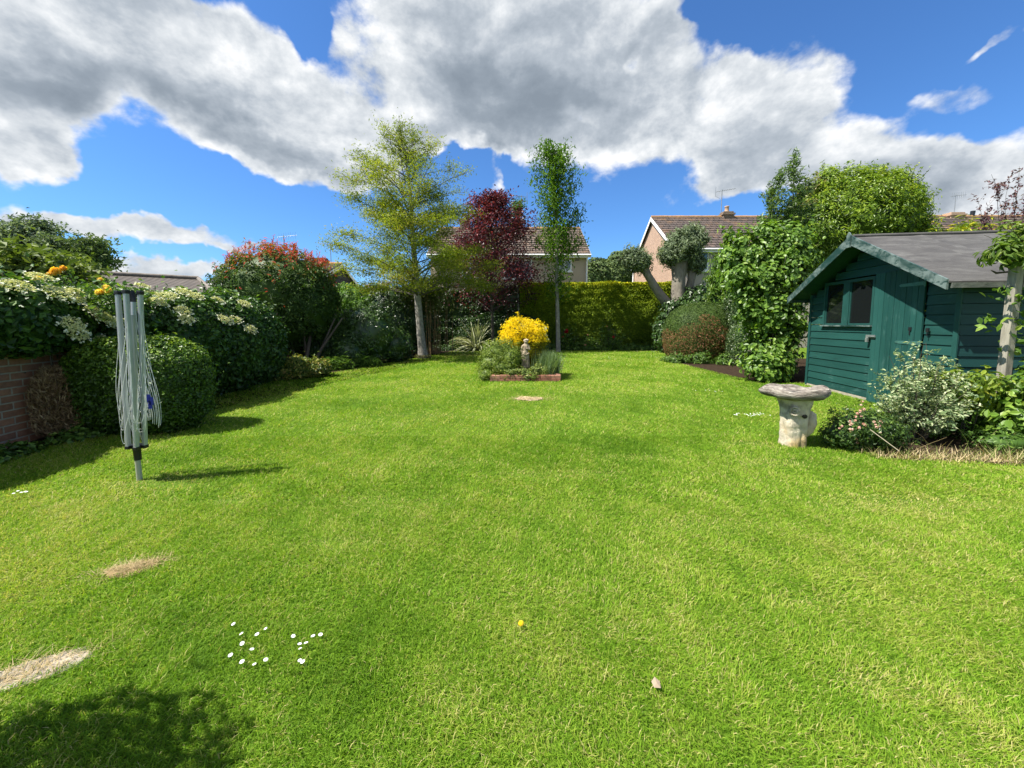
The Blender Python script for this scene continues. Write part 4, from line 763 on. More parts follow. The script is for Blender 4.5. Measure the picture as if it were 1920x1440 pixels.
# house D behind the photinia
hD = gable_house('bungalow', 'red brick bungalow with dark tiled roof half hidden behind the red-tipped bush', -15.6, -10.3, 20, 27, 3.3, 4.75, BRICK, brick_mat('dull_brick', (.26, .12, .09), (.2, .09, .07), (.3, .25, .2)) if 0 else TILEG, TILEG)
chimney(hD, P(605, 490, 23.5)[0], 23.5, 4.7, P(605, 484, 23.5)[2], .5, .5, 0, brick_mat('red_chimney', (.4, .10, .07), (.3, .08, .05), (.3, .2, .16)))
a = P(533, 470, 23); aerial(hD, a[0], 23, 4.8, P(533, 441, 23)[2] - 4.8, 1, 0.1); a = P(617, 470, 23.4); aerial(hD, a[0], 23.6, 4.8, P(617, 452, 23)[2] - 4.8, 0, pi)
# garage roof at the left
def garage():
    r = thing('garage', (-11, 11, 0), 'low building with grey-brown hipped roof behind the flowering climber', 'outbuilding')
    gm, T, p, o = base_mat('weathered_roofing'); g = T.new('ShaderNodeTexCoord').outputs['UV']; n = T.noise(T.new('ShaderNodeMapping', i_Vector=g, i_Scale=(1, .25, 1)).outputs[0], 4, 8, .7); wv = T.new('ShaderNodeTexWave', i_Vector=g, i_Scale=2.2, i_Distortion=.3)
    c = T.ramp(n, [(.3, (.035, .028, .023)), (.55, (.070, .056, .045)), (.75, (.13, .11, .09))]); T.set(p.inputs['Base Color'], T.mix(.25, c, wv.outputs[0], 'MULTIPLY')); p.inputs['Roughness'].default_value = .9; bump(T, p, T.math('ADD', n, T.math('MULTIPLY', wv.outputs['Fac'], .6)), .6, .03)
    A, B = P(105, 512, 10.7), P(372, 522, 12.4); C_ = P(413, 560, 9.9); dv = nz((B - A) * (1, 1, 0)); pv = np.array([dv[1], -dv[0], 0]); A[2] = B[2] = (A[2] + B[2]) / 2
    W = 2.6; ze = C_[2]; back = lambda q: q - pv * W
    e0 = A + pv * W - dv * 2; e1 = C_.copy(); e2 = np.array([C_[0], C_[1], 0]) - pv * W * 2; e3 = A - pv * W - dv * 2
    for q in (e0, e1, e2, e3): q[2] = ze
    A2 = A - dv * .5
    m = MB(); m.add([e0, e1, B, A2, e2, e3], [(0, 1, 2, 3), (1, 4, 2), (4, 5, 3, 2), (5, 0, 3)]); m.add([e0 - (0, 0, .05), e1 - (0, 0, .05), e2 - (0, 0, .05), e3 - (0, 0, .05), e0, e1, e2, e3], [(3, 2, 1, 0), (0, 1, 5, 4), (1, 2, 6, 5), (2, 3, 7, 6), (3, 0, 4, 7)])
    m.build('roof', gm, r, uv=True)
    h = MB(); h.tube([A2 + (0, 0, .03), B + (0, 0, .03)], .07, 8); h.tube([B + (0, 0, .02), e1 + (0, 0, .02)], .06, 8); h.build('ridge', plain('ridge_cap', (.16, .14, .12), .9, var=.4), r)
    w = MB(); k = .3; cen = (e0 + e1 + e2 + e3) / 4; ins = [q + nz((cen - q) * (1, 1, 0)) * k for q in (e0, e1, e2, e3)]; w.hexa([q * (1, 1, 0) for q in ins], [q * (1, 1, 0) + (0, 0, ze - .055) for q in ins]); w.build('wall', BRICK, r, uv=True)
garage()

# ================================================================== right side planting
def pollard():
    r = thing('pollarded_tree', (7.35, 17.0, 0), 'pollarded tree with stout grey limbs ending in silvery green leafy knobs', 'tree'); b = MB()
    f = lambda u, v, y=17.0: P(u, v, y)
    b.tube([(7.3, 17, 0), (7.3, 17, 1.3), f(1272, 560), f(1272, 520), f(1274, 490)], [.38, .32, .31, .29, .36], 14, bump=.16)
    b.tube([(7.15, 17, 1.4), f(1255, 575), f(1232, 545), f(1214, 515), f(1203, 495)], [.26, .22, .17, .16, .22], 12, bump=.16)
    b.tube([(7.45, 17, 1.5), f(1288, 555), f(1296, 525), f(1301, 490)], [.22, .18, .16, .2], 10, bump=.10)
    b.build('trunk', bark_mat('pollard_bark', (.12, .10, .08), (.29, .26, .21), 5, .6), r)
    mt = leaf_mat('silver_leaf', [(0, (.05, .075, .035)), (.5, (.14, .19, .10)), (1, (.34, .40, .26))], .55, .3, .3)
    for (blobs, n) in (([(*f(1282, 462), .75, .65, .68), (*f(1262, 478), .55, .5, .45), (*f(1300, 452), .55, .5, .5), (*f(1304, 492), .42, .4, .42)], 9500), ([(*f(1197, 490), .52, .5, .46), (*f(1185, 484), .3, .3, .35)], 3600)):
        shrub('', '', '', blobs, n, .15, mt, .32, clump=n // 9, crad=.17, depth=.22, lump=.30, lf=2.8, corek=.6, out=1.6, root=r, part='crown'); shoots(r, blobs, n // 110, .22, .13, mt, .3, 8, .5, 1.0)
pollard()
shrub('ivy_mass', 'dark ivy growing round the base of the pollarded tree', 'ivy', [(7.2, 16.6, 1.0, 1.0, .6, 1.3), (8.0, 16.8, 2.1, .7, .6, .75), (6.9, 16.5, .7, .8, .5, .8)], 8500, .12, SHADE, .7, clump=900, crad=.15, lump=.12, corek=.82, rfun=lambda p, v: v * .8 + (rng.random(len(v)) < .04) * .3)
shrub('clipped_bush', 'clipped rounded bush, green on top and reddish brown and bare below', 'bush', [(6.25, 12.9, .78, 1.12, .95, 1.18)], 26000, .05,
      leaf_mat('half_brown_leaf', [(0, (.02, .045, .008)), (.35, (.06, .11, .018)), (.55, (.12, .18, .03)), (.62, (.16, .11, .04)), (.8, (.20, .085, .04)), (1, (.30, .15, .07))], .6, .25, .3, .1), .35, jit=.6, depth=.05, lump=.03, lf=3, p=2.4, corek=.92,
      rfun=lambda p, v: np.where((p[:, 2] < .98 + .45 * wob(p, 1.6) + (p[:, 0] - 6.25) * -.10) & (rng.random(len(v)) < .68), .60 + v * .4, v * .56))
shrub('box_column', 'tall narrow clipped dark bush between the rounded bush and the shed plants', 'bush', [(7.35, 12.2, 1.35, .62, .6, 1.52), (7.0, 11.4, .6, .55, .6, .75)], 17000, .055, leaf_mat('box_leaf', [(0, (.02, .045, .012)), (.6, (.06, .11, .03)), (1, (.17, .22, .08))], .4, .22, .5), .55, jit=.6, depth=.07, lump=.05, p=2.4, corek=.88)
shrub('laurel', 'bright green drooping-leaved shrub in front of the far house, right of the pollard', 'shrub', [(7.75, 13.8, 2.7, .75, .6, .85), (8.1, 13.9, 1.8, .7, .6, 1.0), (7.3, 13.8, 2.0, .35, .4, .6)], 6500, .16, leaf_mat('laurel_leaf', [(0, (.03, .07, .01)), (.5, (.09, .18, .022)), (1, (.24, .33, .05))], .4, .35, .4), .30, clump=700, crad=.16, lump=.16, droop=.7, corek=.72)
FIG = leaf_mat('big_leaf', [(0, (.045, .10, .014)), (.5, (.11, .21, .026)), (.85, (.21, .33, .05)), (1, (.30, .38, .07))], .42, .4, .4)
def fig():
    r = thing('fig_tree', (5.9, 8.6, 0), 'large-leaved bright green shrub against the far corner of the green shed', 'shrub')
    bl = [(5.85, 8.75, .55, .48, .42, .6), (6.0, 8.8, 1.35, .52, .45, .6), (5.75, 9.0, 2.05, .62, .5, .5), (5.65, 9.3, 2.75, .72, .5, .45), (6.45, 9.3, 2.8, .62, .5, .5), (6.15, 8.9, 2.3, .5, .45, .45), (6.35, 9.5, 1.9, .5, .5, .8), (5.55, 8.35, .25, .42, .35, .3), (5.3, 9.2, 3.1, .30, .28, .26), (6.05, 9.3, 3.3, .30, .28, .28), (5.15, 8.9, 2.3, .25, .24, .28), (5.4, 8.7, 1.5, .2, .22, .25), (6.6, 9.4, 3.3, .3, .3, .3)]
    shrub('', '', '', bl, 15500, .10, FIG, .70, clump=1150, crad=.16, jit=.6, depth=.12, lump=.2, lf=2, hexl=True, corek=.0, out=.8, droop=.6, root=r, up=.5)
    m = MB()
    for b in bl[:7]:
        p0 = np.array([5.95 + rng.normal() * .12, 8.85 + rng.normal() * .1, 0]); m.tube([p0, (p0 + np.array(b[:3])) / 2 + rng.normal(size=3) * .1, np.array(b[:3]) + (0, 0, .25)], [.03, .022, .01], 7)
        for k in range(5): m.tube([np.array(b[:3]), np.array(b[:3]) + rng.normal(size=3) * .3 + (0, 0, .1)], .008, 4)
    m.build('stem', bark_mat('fig_bark', (.20, .18, .14), (.34, .31, .25)), r)
    bk = MB(); pt, N = blob_points(bl, 7000, .3, .1); bk.leaves(pt - N * .12, rng.normal(size=pt.shape), .12, .7); bk.build('inner_foliage', FIG, r); shoots(r, bl, 60, .32, .105, FIG, .68, 7, .7, .5, .5, True)
fig()
NARROW = leaf_mat('narrow_leaf', [(0, (.04, .08, .02)), (.5, (.10, .18, .04)), (1, (.23, .32, .10))], .45, .4, .4)
def willow():
    r = thing('willow_shrub', (7.35, 10.5, 0), 'tall narrow-leaved grey-green shrub standing above the large-leaved shrub', 'tree')
    b = MB(); lv = MB(); P_ = []; O_ = []
    for (u, v, bu, L) in ((1488, 290, 1470, 1), (1500, 345, 1478, 1), (1445, 355, 1455, 1), (1468, 330, 1462, 1), (1430, 400, 1450, 1), (1520, 390, 1480, 1), (1478, 380, 1468, 1), (1455, 420, 1458, 1)):
        q = P(u, v, 10.5 + rng.normal() * .2); p0 = np.array([P(bu, 500, 10.5)[0], 10.5, 0.0]); tt = np.linspace(0, 1, 14)[:, None]; pts = p0 + (q - p0) * tt + np.array([.12, 0, 0]) * np.sin(tt * 3) * rng.normal() + rng.normal(size=(14, 3)) * .02; b.tube(pts, np.linspace(.035, .006, 14), 5)
        for j in range(55):
            t = rng.uniform(.42, 1.0); s = plc(pts, t * .999); d = nz(rng.normal(size=3) + (0, 0, .7)); sp = curve(s, d, rng.uniform(.2, .42) * (1.15 - t * .45), (0, 0, -.1), 4, .1); b.tube(sp, .004, 3, cap=False)
            for c in sp: k = 6; P_.append(c + rng.normal(size=(k, 3)) * .05); O_.append(np.tile(d, (k, 1)))
    Pp = np.concatenate(P_); lv.leaves(Pp, rng.normal(size=Pp.shape), .14, .17, np.concatenate(O_) * .9, droop=.1); b.build('stem', BARKG, r); lv.build('foliage', NARROW, r)
willow()
LIME = leaf_mat('lime_leaf', [(0, (.035, .07, .008)), (.4, (.10, .18, .012)), (.75, (.24, .34, .02)), (1, (.42, .46, .04))], .42, .35, .4, .2, 1.5)
gs_ = shrub('golden_shrub', 'large domed lime green shrub rising behind the green shed roof', 'shrub', [(9.9, 11.6, 4.2, 1.15, 1.1, 1.35), (10.9, 11.8, 4.1, 1.05, 1.0, 1.5), (9.2, 11.6, 3.6, .8, .8, 1.2), (10.4, 11.9, 4.65, .8, .7, .6), (10.3, 11.6, 2.6, 1.6, 1.0, 1.5), (11.5, 11.8, 3.6, .55, .7, 1.3), (9.3, 11.7, 5.1, .30, .3, .62), (9.9, 11.7, 5.0, .36, .36, .40), (11.15, 11.7, 5.25, .38, .36, .42), (10.75, 11.7, 5.35, .18, .2, .42), (11.75, 11.7, 4.75, .24, .25, .55), (8.95, 11.6, 4.5, .35, .3, .4), (11.9, 11.7, 3.9, .3, .3, .4)], 60000, .095, LIME, .36, clump=3600, crad=.16, lump=.16, lf=2.1, corek=.8, out=1.1, up=.5, stems=5,
      rfun=lambda p, v: v * .75 + np.clip((p[:, 2] - 3) * .09, 0, .25))
shoots(gs_, [(9.9, 11.6, 4.2, 1.15, 1.1, 1.35), (10.9, 11.8, 4.1, 1.05, 1.0, 1.5), (9.3, 11.7, 5.1, .30, .3, .62), (11.5, 11.8, 3.6, .55, .7, 1.3)], 150, .34, .10, LIME, .34, 12, 1.3, 3.0)
shrub('bronze_shrub', 'loose shrub with bronze young leaves between the willow-like shrub and the lime dome', 'shrub', [(8.85, 11.9, 4.4, .55, .5, .75), (9.0, 11.9, 5.1, .32, .3, .5), (8.4, 11.9, 3.6, .6, .5, .7)], 5200, .13, leaf_mat('bronze_leaf', [(0, (.04, .07, .015)), (.5, (.12, .17, .03)), (.85, (.26, .22, .06)), (1, (.36, .20, .08))], .4, .35), .34, clump=500, crad=.14, lump=.2, corek=.6, out=1.2, stems=4)
shrub('golden_conifer', 'low golden yellow conifer sprays showing above the shed ridge', 'conifer', [(11.9, 10.9, 3.2, 1.0, .7, .72), (12.9, 10.9, 3.3, .9, .7, .62), (11.5, 10.9, 1.6, 2.6, .7, 1.5)], 9000, .17, leaf_mat('golden_spray', [(0, (.05, .10, .01)), (.5, (.16, .24, .012)), (.8, (.45, .42, .02)), (1, (.70, .58, .03))], .5, .3), .22, clump=700, crad=.17, lump=.15, corek=.8, out=1.4, up=.6)
shrub('brown_green_hedge', 'dull brown-green hedge top behind the shed at the right edge', 'hedge', [(14.0, 10.8, 3.1, 1.1, .7, .95), (15.6, 10.8, 3.1, 1.2, .7, 1.0), (14.5, 10.8, 1.5, 2.5, .7, 1.5)], 11000, .09, leaf_mat('dull_leaf', [(0, (.03, .045, .015)), (.5, (.07, .09, .03)), (.9, (.14, .11, .05)), (1, (.22, .13, .06))], .5, .25), .45, clump=900, crad=.14, lump=.08, corek=.85)
def thin_purple():
    r = thing('purple_shrub', (10.1, 8.3, 0), 'thin sparse purple-leaved shrub against the sky at the top right', 'shrub'); b = MB(); P_ = []
    for (u, v) in ((1912, 312), (1890, 345), (1858, 325), (1832, 372), (1850, 385), (1870, 350), (1900, 372), (1925, 350), (1880, 395), (1845, 400), (1950, 330), (1940, 390), (1895, 400)):
        q = P(u, v, 8.3 + rng.normal() * .2); p0 = np.array([P(1888, 500, 8.3)[0] + rng.normal() * .1, 8.3, 0.0]); tt = np.linspace(0, 1, 16)[:, None]; pts = p0 + (q - p0) * np.hstack([tt ** 1.8, tt, tt ** .9]) + rng.normal(size=(16, 3)) * .012; b.tube(pts, np.linspace(.014, .002, 16), 5)
        for j in range(10):
            s = plc(pts, rng.uniform(.80, .999)); sp = curve(s, nz(rng.normal(size=3) + (0, 0, .3)), rng.uniform(.08, .22), (0, 0, 0), 3, .1); b.tube(sp, .002, 3, cap=False); P_.append(np.repeat(sp, 2, 0) + rng.normal(size=(6, 3)) * .018)
    Pp = np.concatenate(P_); lv = MB(); lv.leaves(Pp, rng.normal(size=Pp.shape), .07, .42, droop=.4); b.build('stem', TWIG, r)
    lv.build('foliage', leaf_mat('mauve_leaf', [(0, (.05, .02, .03)), (.5, (.13, .05, .075)), (1, (.22, .12, .10))], .5, .35), r)
thin_purple()
# ================================================================== shed
def shed():
    L0 = np.array([6.01, 7.79]); rot = .145; n_ = math.hypot(1, rot); d = np.array([-rot / n_, -1 / n_])
    r = thing('garden_shed', (L0[0], L0[1], 0), 'dark green timber garden shed with felt apex roof and open gable front', 'shed', rz=atan2(d[1], d[0]))
    W, D, E_, A_ = 3.0, 2.6, 1.84, 2.62    # width, depth, eave, apex
    def wood(name, c0, c1, worn, axis, lo=.50, wc=(.07, .15, .135, 1)):
        m, T, p, o = base_mat(name); g = T.new('ShaderNodeTexCoord').outputs['Object']; st = T.new('ShaderNodeMapping', i_Vector=g, i_Scale=axis).outputs[0]
        n = T.noise(st, 7, 9, .7); n2 = T.noise(g, 2.2, 5, .65, 1.0); n3 = T.noise(st, 22, 6, .75)
        a = T.new('ShaderNodeAttribute', attribute_name='rnd').outputs['Fac']
        c = T.ramp(T.math('ADD', T.math('MULTIPLY', n, .75), T.math('MULTIPLY', a, .25)), [(.28, c0), (.7, c1)])
        wf = T.math('MULTIPLY', T.smooth(n2, lo, lo + .22), T.smooth(n3, lo - .02, lo + .12)); c = T.mix(T.math('MULTIPLY', wf, worn), c, wc)
        dk = T.smooth(n3, .30, .42); c = T.mix(T.math('SUBTRACT', 1.0, dk), c, (.010, .035, .032, 1))
        T.set(p.inputs['Base Color'], c); p.inputs['Roughness'].default_value = .55; p.inputs['Specular IOR Level'].default_value = .3; bump(T, p, n3, .35, .006); return m
    GH = wood('green_boards', (.006, .038, .033), (.014, .068, .058), .5, (.12, 1, 1)); GV = wood('green_door_boards', (.007, .046, .040), (.016, .076, .066), .45, (1, 1, .12)); GB = wood('worn_bargeboard', (.004, .022, .019), (.014, .050, .044), 1.0, (.5, 1, 1), .38, (.13, .17, .16, 1))
    GT = wood('green_trim', (.007, .044, .038), (.016, .072, .062), .4, (1, 1, .3))
    def B(m, a, b, mat=0, rnd=None): m.box(a, b, mat, rng.random() if rnd is None else rnd)
    top = lambda s: E_ + (A_ - E_) * (1 - abs(s - W / 2) / (W / 2)) - .03
    def board(m, s0, s1, z0, z1, y=0.0, lap=.012, rv=None):
        rv = rng.random() if rv is None else rv
        m.add([(s0, y - lap, z0), (s1, y - lap, z0), (s1, y, z1), (s0, y, z1), (s0, y + .02, z0), (s1, y + .02, z0), (s1, y + .02, z1), (s0, y + .02, z1)], [(0, 1, 2, 3), (7, 6, 5, 4), (0, 4, 5, 1), (3, 2, 6, 7), (0, 3, 7, 4), (1, 5, 6, 2)], 0, rv)
    m = MB(); bh = .132; wz0, wz1, ws0, ws1 = 1.235, 1.985, .40, 1.60; ds0, ds1, dz = 1.64, 2.52, 2.02
    k = 0
    z = .05
    while z < A_ - .08:
        z1 = z + bh - .006
        # clip board to the gable outline
        def half(zz): return (W / 2) if zz <= E_ - .03 else max(0, W / 2 * (1 - (zz - E_ + .03) / (A_ - E_)))
        h = half(z1); a, b = W / 2 - h, W / 2 + h
        if h > .05:
            rv = rng.random()
            if z1 < wz0 + .02: board(m, a, ds0 - .01, z, min(z1, wz0), rv=rv); board(m, ds1 + .01, b, z, z1, rv=rng.random())
            elif z < wz1 - .02: 
                if ws0 > a: board(m, a, ws0, z, z1, rv=rv)
                if b > ds1 and z < dz: board(m, ds1 + .01, b, z, z1, rv=rng.random())
                elif b > ds1: board(m, ws1 + .05, b, z, z1, rv=rng.random())
            else: board(m, a, b, max(z, wz1 if z < wz1 else z), z1, rv=rv)
        z += bh
    # backing and other walls
    m.box((.0, .02, .05), (ds0, .04, wz0 - .01)); m.box((ds1, .02, .05), (W, .04, E_ - .06)); m.box((ws0 - .03, .02, wz1 + .003), (W - ws0, .04, E_ + .12)) if 0 else None
    m.add([(0, .045, wz1 - .15), (W, .045, E_ - .04), (W / 2, .045, A_ - .05)], [(0, 1, 2)]) if 0 else None
    m.build('front_wall', GH, r, world=False)
    for (nm, x, sg) in (('side_wall', W, 1), ('far_side_wall', 0.0, -1)):
        m = MB(); z = .05
        while z < E_ - .05:
            z1 = min(z + bh - .006, E_ - .02); x0 = x + sg * .012; x1 = x
            m.add([(x0, 0, z), (x0, D, z), (x1, D, z1), (x1, 0, z1), (x - sg * .02, 0, z), (x - sg * .02, D, z), (x - sg * .02, D, z1), (x - sg * .02, 0, z1)], [(0, 1, 2, 3), (7, 6, 5, 4), (0, 4, 5, 1), (3, 2, 6, 7), (0, 3, 7, 4), (1, 5, 6, 2)], 0, rng.random()); z += bh
        m.build('side_wall', wood('green_side_boards' + nm[0], (.007, .038, .036), (.013, .062, .058), .15, (1, .12, 1)), r, world=False)
    m = MB(); m.add([(0, D, .05), (W, D, .05), (W, D, E_), (W / 2, D, A_ - .05), (0, D, E_)], [(0, 1, 2, 3, 4)]); m.build('back_wall', GH, r, world=False)
    m = MB(); m.box((-.02, -.028, .03), (.04, -.013, E_ - .02)); m.build('corner_trim', GT, r, world=False); m = MB(); m.box((W - .045, -.030, .03), (W + .02, -.013, E_ - .02)); m.build('corner_trim', GT, r, world=False)
    # base strip
    m = MB(); m.box((-.02, -.02, -.02), (W + .02, D, .045)); m.build('floor_bearer', bark_mat('pale_bearer', (.22, .19, .14), (.42, .38, .29), 9, 1), r, world=False)
    # door
    m = MB(); nb = 9; bw = (ds1 - ds0) / nb
    for i in range(nb): a = ds0 + i * bw; m.box((a + .003, -.034 - .002 * (i % 2), -.01 - .004 * (i % 3)), (a + bw - .003, -.012, dz + .01), 0, rng.random())
    dr = m.build('door', GV, r, world=False)
    hm = plain('dull_hinge', (.06, .16, .14), .5, .3, var=.4)
    for zz in (1.80, .98):
        h = MB(); h.add([(ds1 - .42, -.040, zz), (ds1 - .39, -.041, zz + .02), (ds1, -.041, zz + .028), (ds1, -.041, zz - .028), (ds1 - .39, -.041, zz - .02)], [(0, 4, 3, 2, 1)]); h.box((ds1 - .39, -.0415, zz - .018), (ds1 + .0, -.036, zz + .018)); h.tube([(ds1 + .01, -.045, zz - .045), (ds1 + .01, -.045, zz + .045)], .012, 6); q = h.build('hinge', hm, r, world=False); q.parent = dr
    h = MB(); h.box((ds0 - .09, -.05, 1.02), (ds0 + .09, -.035, 1.07)); h.tube([(ds0 - .03, -.055, 1.045), (ds0 + .11, -.055, 1.045)], .010, 6); h.box((ds0 - .07, -.07, .955), (ds0 - .03, -.045, 1.02)); q = h.build('latch', plain('latch_metal', (.30, .33, .32), .4, .6, var=.4), r, world=False); q.parent = dr
    h = MB(); h.lathe([(.0, 0), (.018, .002), (.02, .012), (.0, .016)], (0, 0, 0), 8); 
    for (s, zz) in ((ds1 - .17, 1.17), (ds1 + .1, 1.16)): h.box((s - .02, -.05, zz - .02), (s + .02, -.032, zz + .03)); h.tube([(s, -.045, zz - .08), (s, -.045, zz)], .006, 5)
    h.V[0] = h.V[0] * .01 + np.array([ds1 - .17, -.04, 1.17]); h.build('turn_button', BLACK, r, world=False)
    # windows
    fr = MB(); y0, y1 = -.026, .03; t = .05; mid0, mid1 = .92, 1.07
    fr.box((ws0, y0, wz1 - t * .6), (ws1 + .02, y1, wz1 + .02), 0); fr.box((ws0, y0 - .001, wz0 - .01), (ws0 + t, y1, wz1 - t * .6), 0); fr.box((ws1 - .02, y0 - .001, wz0 - .01), (ws1 + .025, y1, wz1 - t * .6), 0); fr.box((mid0, y0 - .001, wz0 - .01), (mid1, y1, wz1 - t * .6), 0)
    wf = fr.build('window', GT, r, world=False)
    sl_ = MB(); sl_.box((ws0 - .02, -.055, wz0 - .035), (ws1 + .03, .03, wz0 - .011)); q = sl_.build('sill', GB, r, world=False); q.parent = wf
    for (a, b) in ((ws0 + t, mid0), (mid1, ws1 - .02)):
        g = MB(); g.box((a - .004, .005, wz0 - .008), (b + .004, .012, wz1 - t * .6 + .004)); q = g.build('pane', DGLASS, r, world=False); q.parent = wf
        g = MB(); g.box((a - .0, -.012, wz0 - .008), (a + .018, .004, wz1 - .03)); g.box((b - .018, -.012, wz0 - .008), (b + .0, .004, wz1 - .03)); g.box((a + .018, -.012, wz0 - .008), (b - .018, .004, wz0 + .02)); q = g.build('beading', GT, r, world=False); q.parent = wf
    # roof
    fm, T, p, o = base_mat('roofing_felt'); uvn = T.new('ShaderNodeTexCoord').outputs['UV']; n = T.noise(T.new('ShaderNodeMapping', i_Vector=uvn, i_Scale=(1, 3.5, 1)).outputs[0], 1.6, 8, .68, .4); n2 = T.noise(uvn, 160, 2, .5); n4 = T.noise(uvn, 9, 6, .75)
    c = T.ramp(n, [(.3, (.034, .032, .031)), (.5, (.064, .061, .058)), (.72, (.12, .118, .11))]); c = T.mix(.6, c, T.ramp(n2, [(.3, (.55, .55, .55)), (.7, (1.3, 1.3, 1.3))]), 'MULTIPLY'); c = T.mix(T.smooth(n4, .66, .74), c, (.34, .36, .30, 1))
    T.set(p.inputs['Base Color'], c); p.inputs['Roughness'].default_value = .85; bump(T, p, T.math('ADD', n2, T.math('MULTIPLY', n4, .6)), .5, .006)
    ov, f0, bk = .20, -.33, D + .12; sl = (A_ - E_) / (W / 2); ze = E_ - ov * sl
    for (xa, xm) in ((-ov, W / 2), (W + ov, W / 2)):
        m = MB(); nx, ny = 14, 22; V = []; th = .022
        for zoff in (0.0, th):
            for j in range(ny + 1):
                for i in range(nx + 1):
                    tx, ty = i / nx, j / ny; x = xa + (xm - xa) * tx; y = f0 + (bk - f0) * ty; z = ze + (A_ - ze) * tx + zoff
                    if zoff: z += .006 * wob(np.array([[x * 2, y * 2, 0]]), 1.4)[0] + (.008 if int(ty * 22) in (7, 15) else 0)
                    V.append((x, y, z))
        k = (nx + 1) * (ny + 1); Fc = []; Un = []
        for j in range(ny):
            for i in range(nx):
                a = j * (nx + 1) + i; Fc += [(k + a, k + a + 1, k + a + nx + 2, k + a + nx + 1)]; Un.append((a + nx + 1, a + nx + 2, a + 1, a))
        for j in range(ny): a = j * (nx + 1); Fc.append((a, k + a, k + a + nx + 1, a + nx + 1)); a += nx; Fc.append((a, a + nx + 1, k + a + nx + 1, k + a))
        for i in range(nx): Fc.append((i, i + 1, k + i + 1, k + i)); a = ny * (nx + 1) + i; Fc.append((a, k + a, k + a + 1, a + 1))
        if xa > 0: Fc = [f[::-1] for f in Fc]; Un = [f[::-1] for f in Un]
        m.add(V, Fc, 0, .5, False); m.M.append(np.full(len(Un), 1)); m.L.append(np.array(Un).ravel()); m.C.append(np.full(len(Un), 4)); m.SM.append(np.zeros(len(Un), bool)); m.build('roof', [fm, GH], r, world=False, uv=True)
        # eave batten
        e = MB(); xx = xa; e.box((xx - .012, f0 + .03, ze - .06), (xx + .012, bk, ze + .0)); e.build('eave_board', GB if xa < 0 else bark_mat('grey_batten', (.05, .06, .055), (.14, .15, .13), 6, 1), r, world=False)
    cp = MB(); cp.tube([(W / 2, f0 + .02, A_ + .03), (W / 2, bk, A_ + .03)], .03, 8); cp.build('ridge_cap', fm, r, world=False, uv=True)
    # underside boards (seen from below at the overhang)
    for sgn in (-1, 1):
        b = MB(); xe = W / 2 + sgn * (W / 2 + ov); dz_ = .105
        b.hexa([(xe, f0 - .025, ze - dz_ * .75), (W / 2 + sgn * .0, f0 - .025, A_ - dz_), (W / 2, f0 - .002, A_ - dz_), (xe, f0 - .002, ze - dz_ * .75)], [(xe, f0 - .025, ze + .045), (W / 2, f0 - .025, A_ + .045), (W / 2, f0 - .002, A_ + .045), (xe, f0 - .002, ze + .045)]) if sgn < 0 else \
        b.hexa([(W / 2 + .001, f0 - .025, A_ - dz_), (xe, f0 - .025, ze - dz_ * .75), (xe, f0 - .002, ze - dz_ * .75), (W / 2 + .001, f0 - .002, A_ - dz_)], [(W / 2 + .001, f0 - .025, A_ + .045), (xe, f0 - .025, ze + .045), (xe, f0 - .002, ze + .045), (W / 2 + .001, f0 - .002, A_ + .045)])
        b.build('bargeboard', GB, r, world=False)
    b = MB(); b.add([(W / 2 - .045, f0 - .05, A_ - .15), (W / 2 + .045, f0 - .05, A_ - .15), (W / 2 + .045, f0 - .05, A_ + .04), (W / 2, f0 - .05, A_ + .095), (W / 2 - .045, f0 - .05, A_ + .04), (W / 2 - .045, f0 - .026, A_ - .15), (W / 2 + .045, f0 - .026, A_ - .15), (W / 2 + .045, f0 - .026, A_ + .04), (W / 2, f0 - .026, A_ + .095), (W / 2 - .045, f0 - .026, A_ + .04)],
        [(0, 1, 2, 3, 4), (9, 8, 7, 6, 5), (1, 6, 7, 2), (2, 7, 8, 3), (3, 8, 9, 4), (4, 9, 5, 0), (0, 5, 6, 1)]); b.build('finial', GB, r, world=False)
    # interior dark floor & things glimpsed: a shelf edge behind the glass
    i_ = MB(); i_.box((ws0, .30, 1.20), (ws1, .5, 1.23)); i_.build('shelf', bark_mat('shelf_wood', (.1, .08, .05), (.2, .16, .1)), r, world=False)
shed()

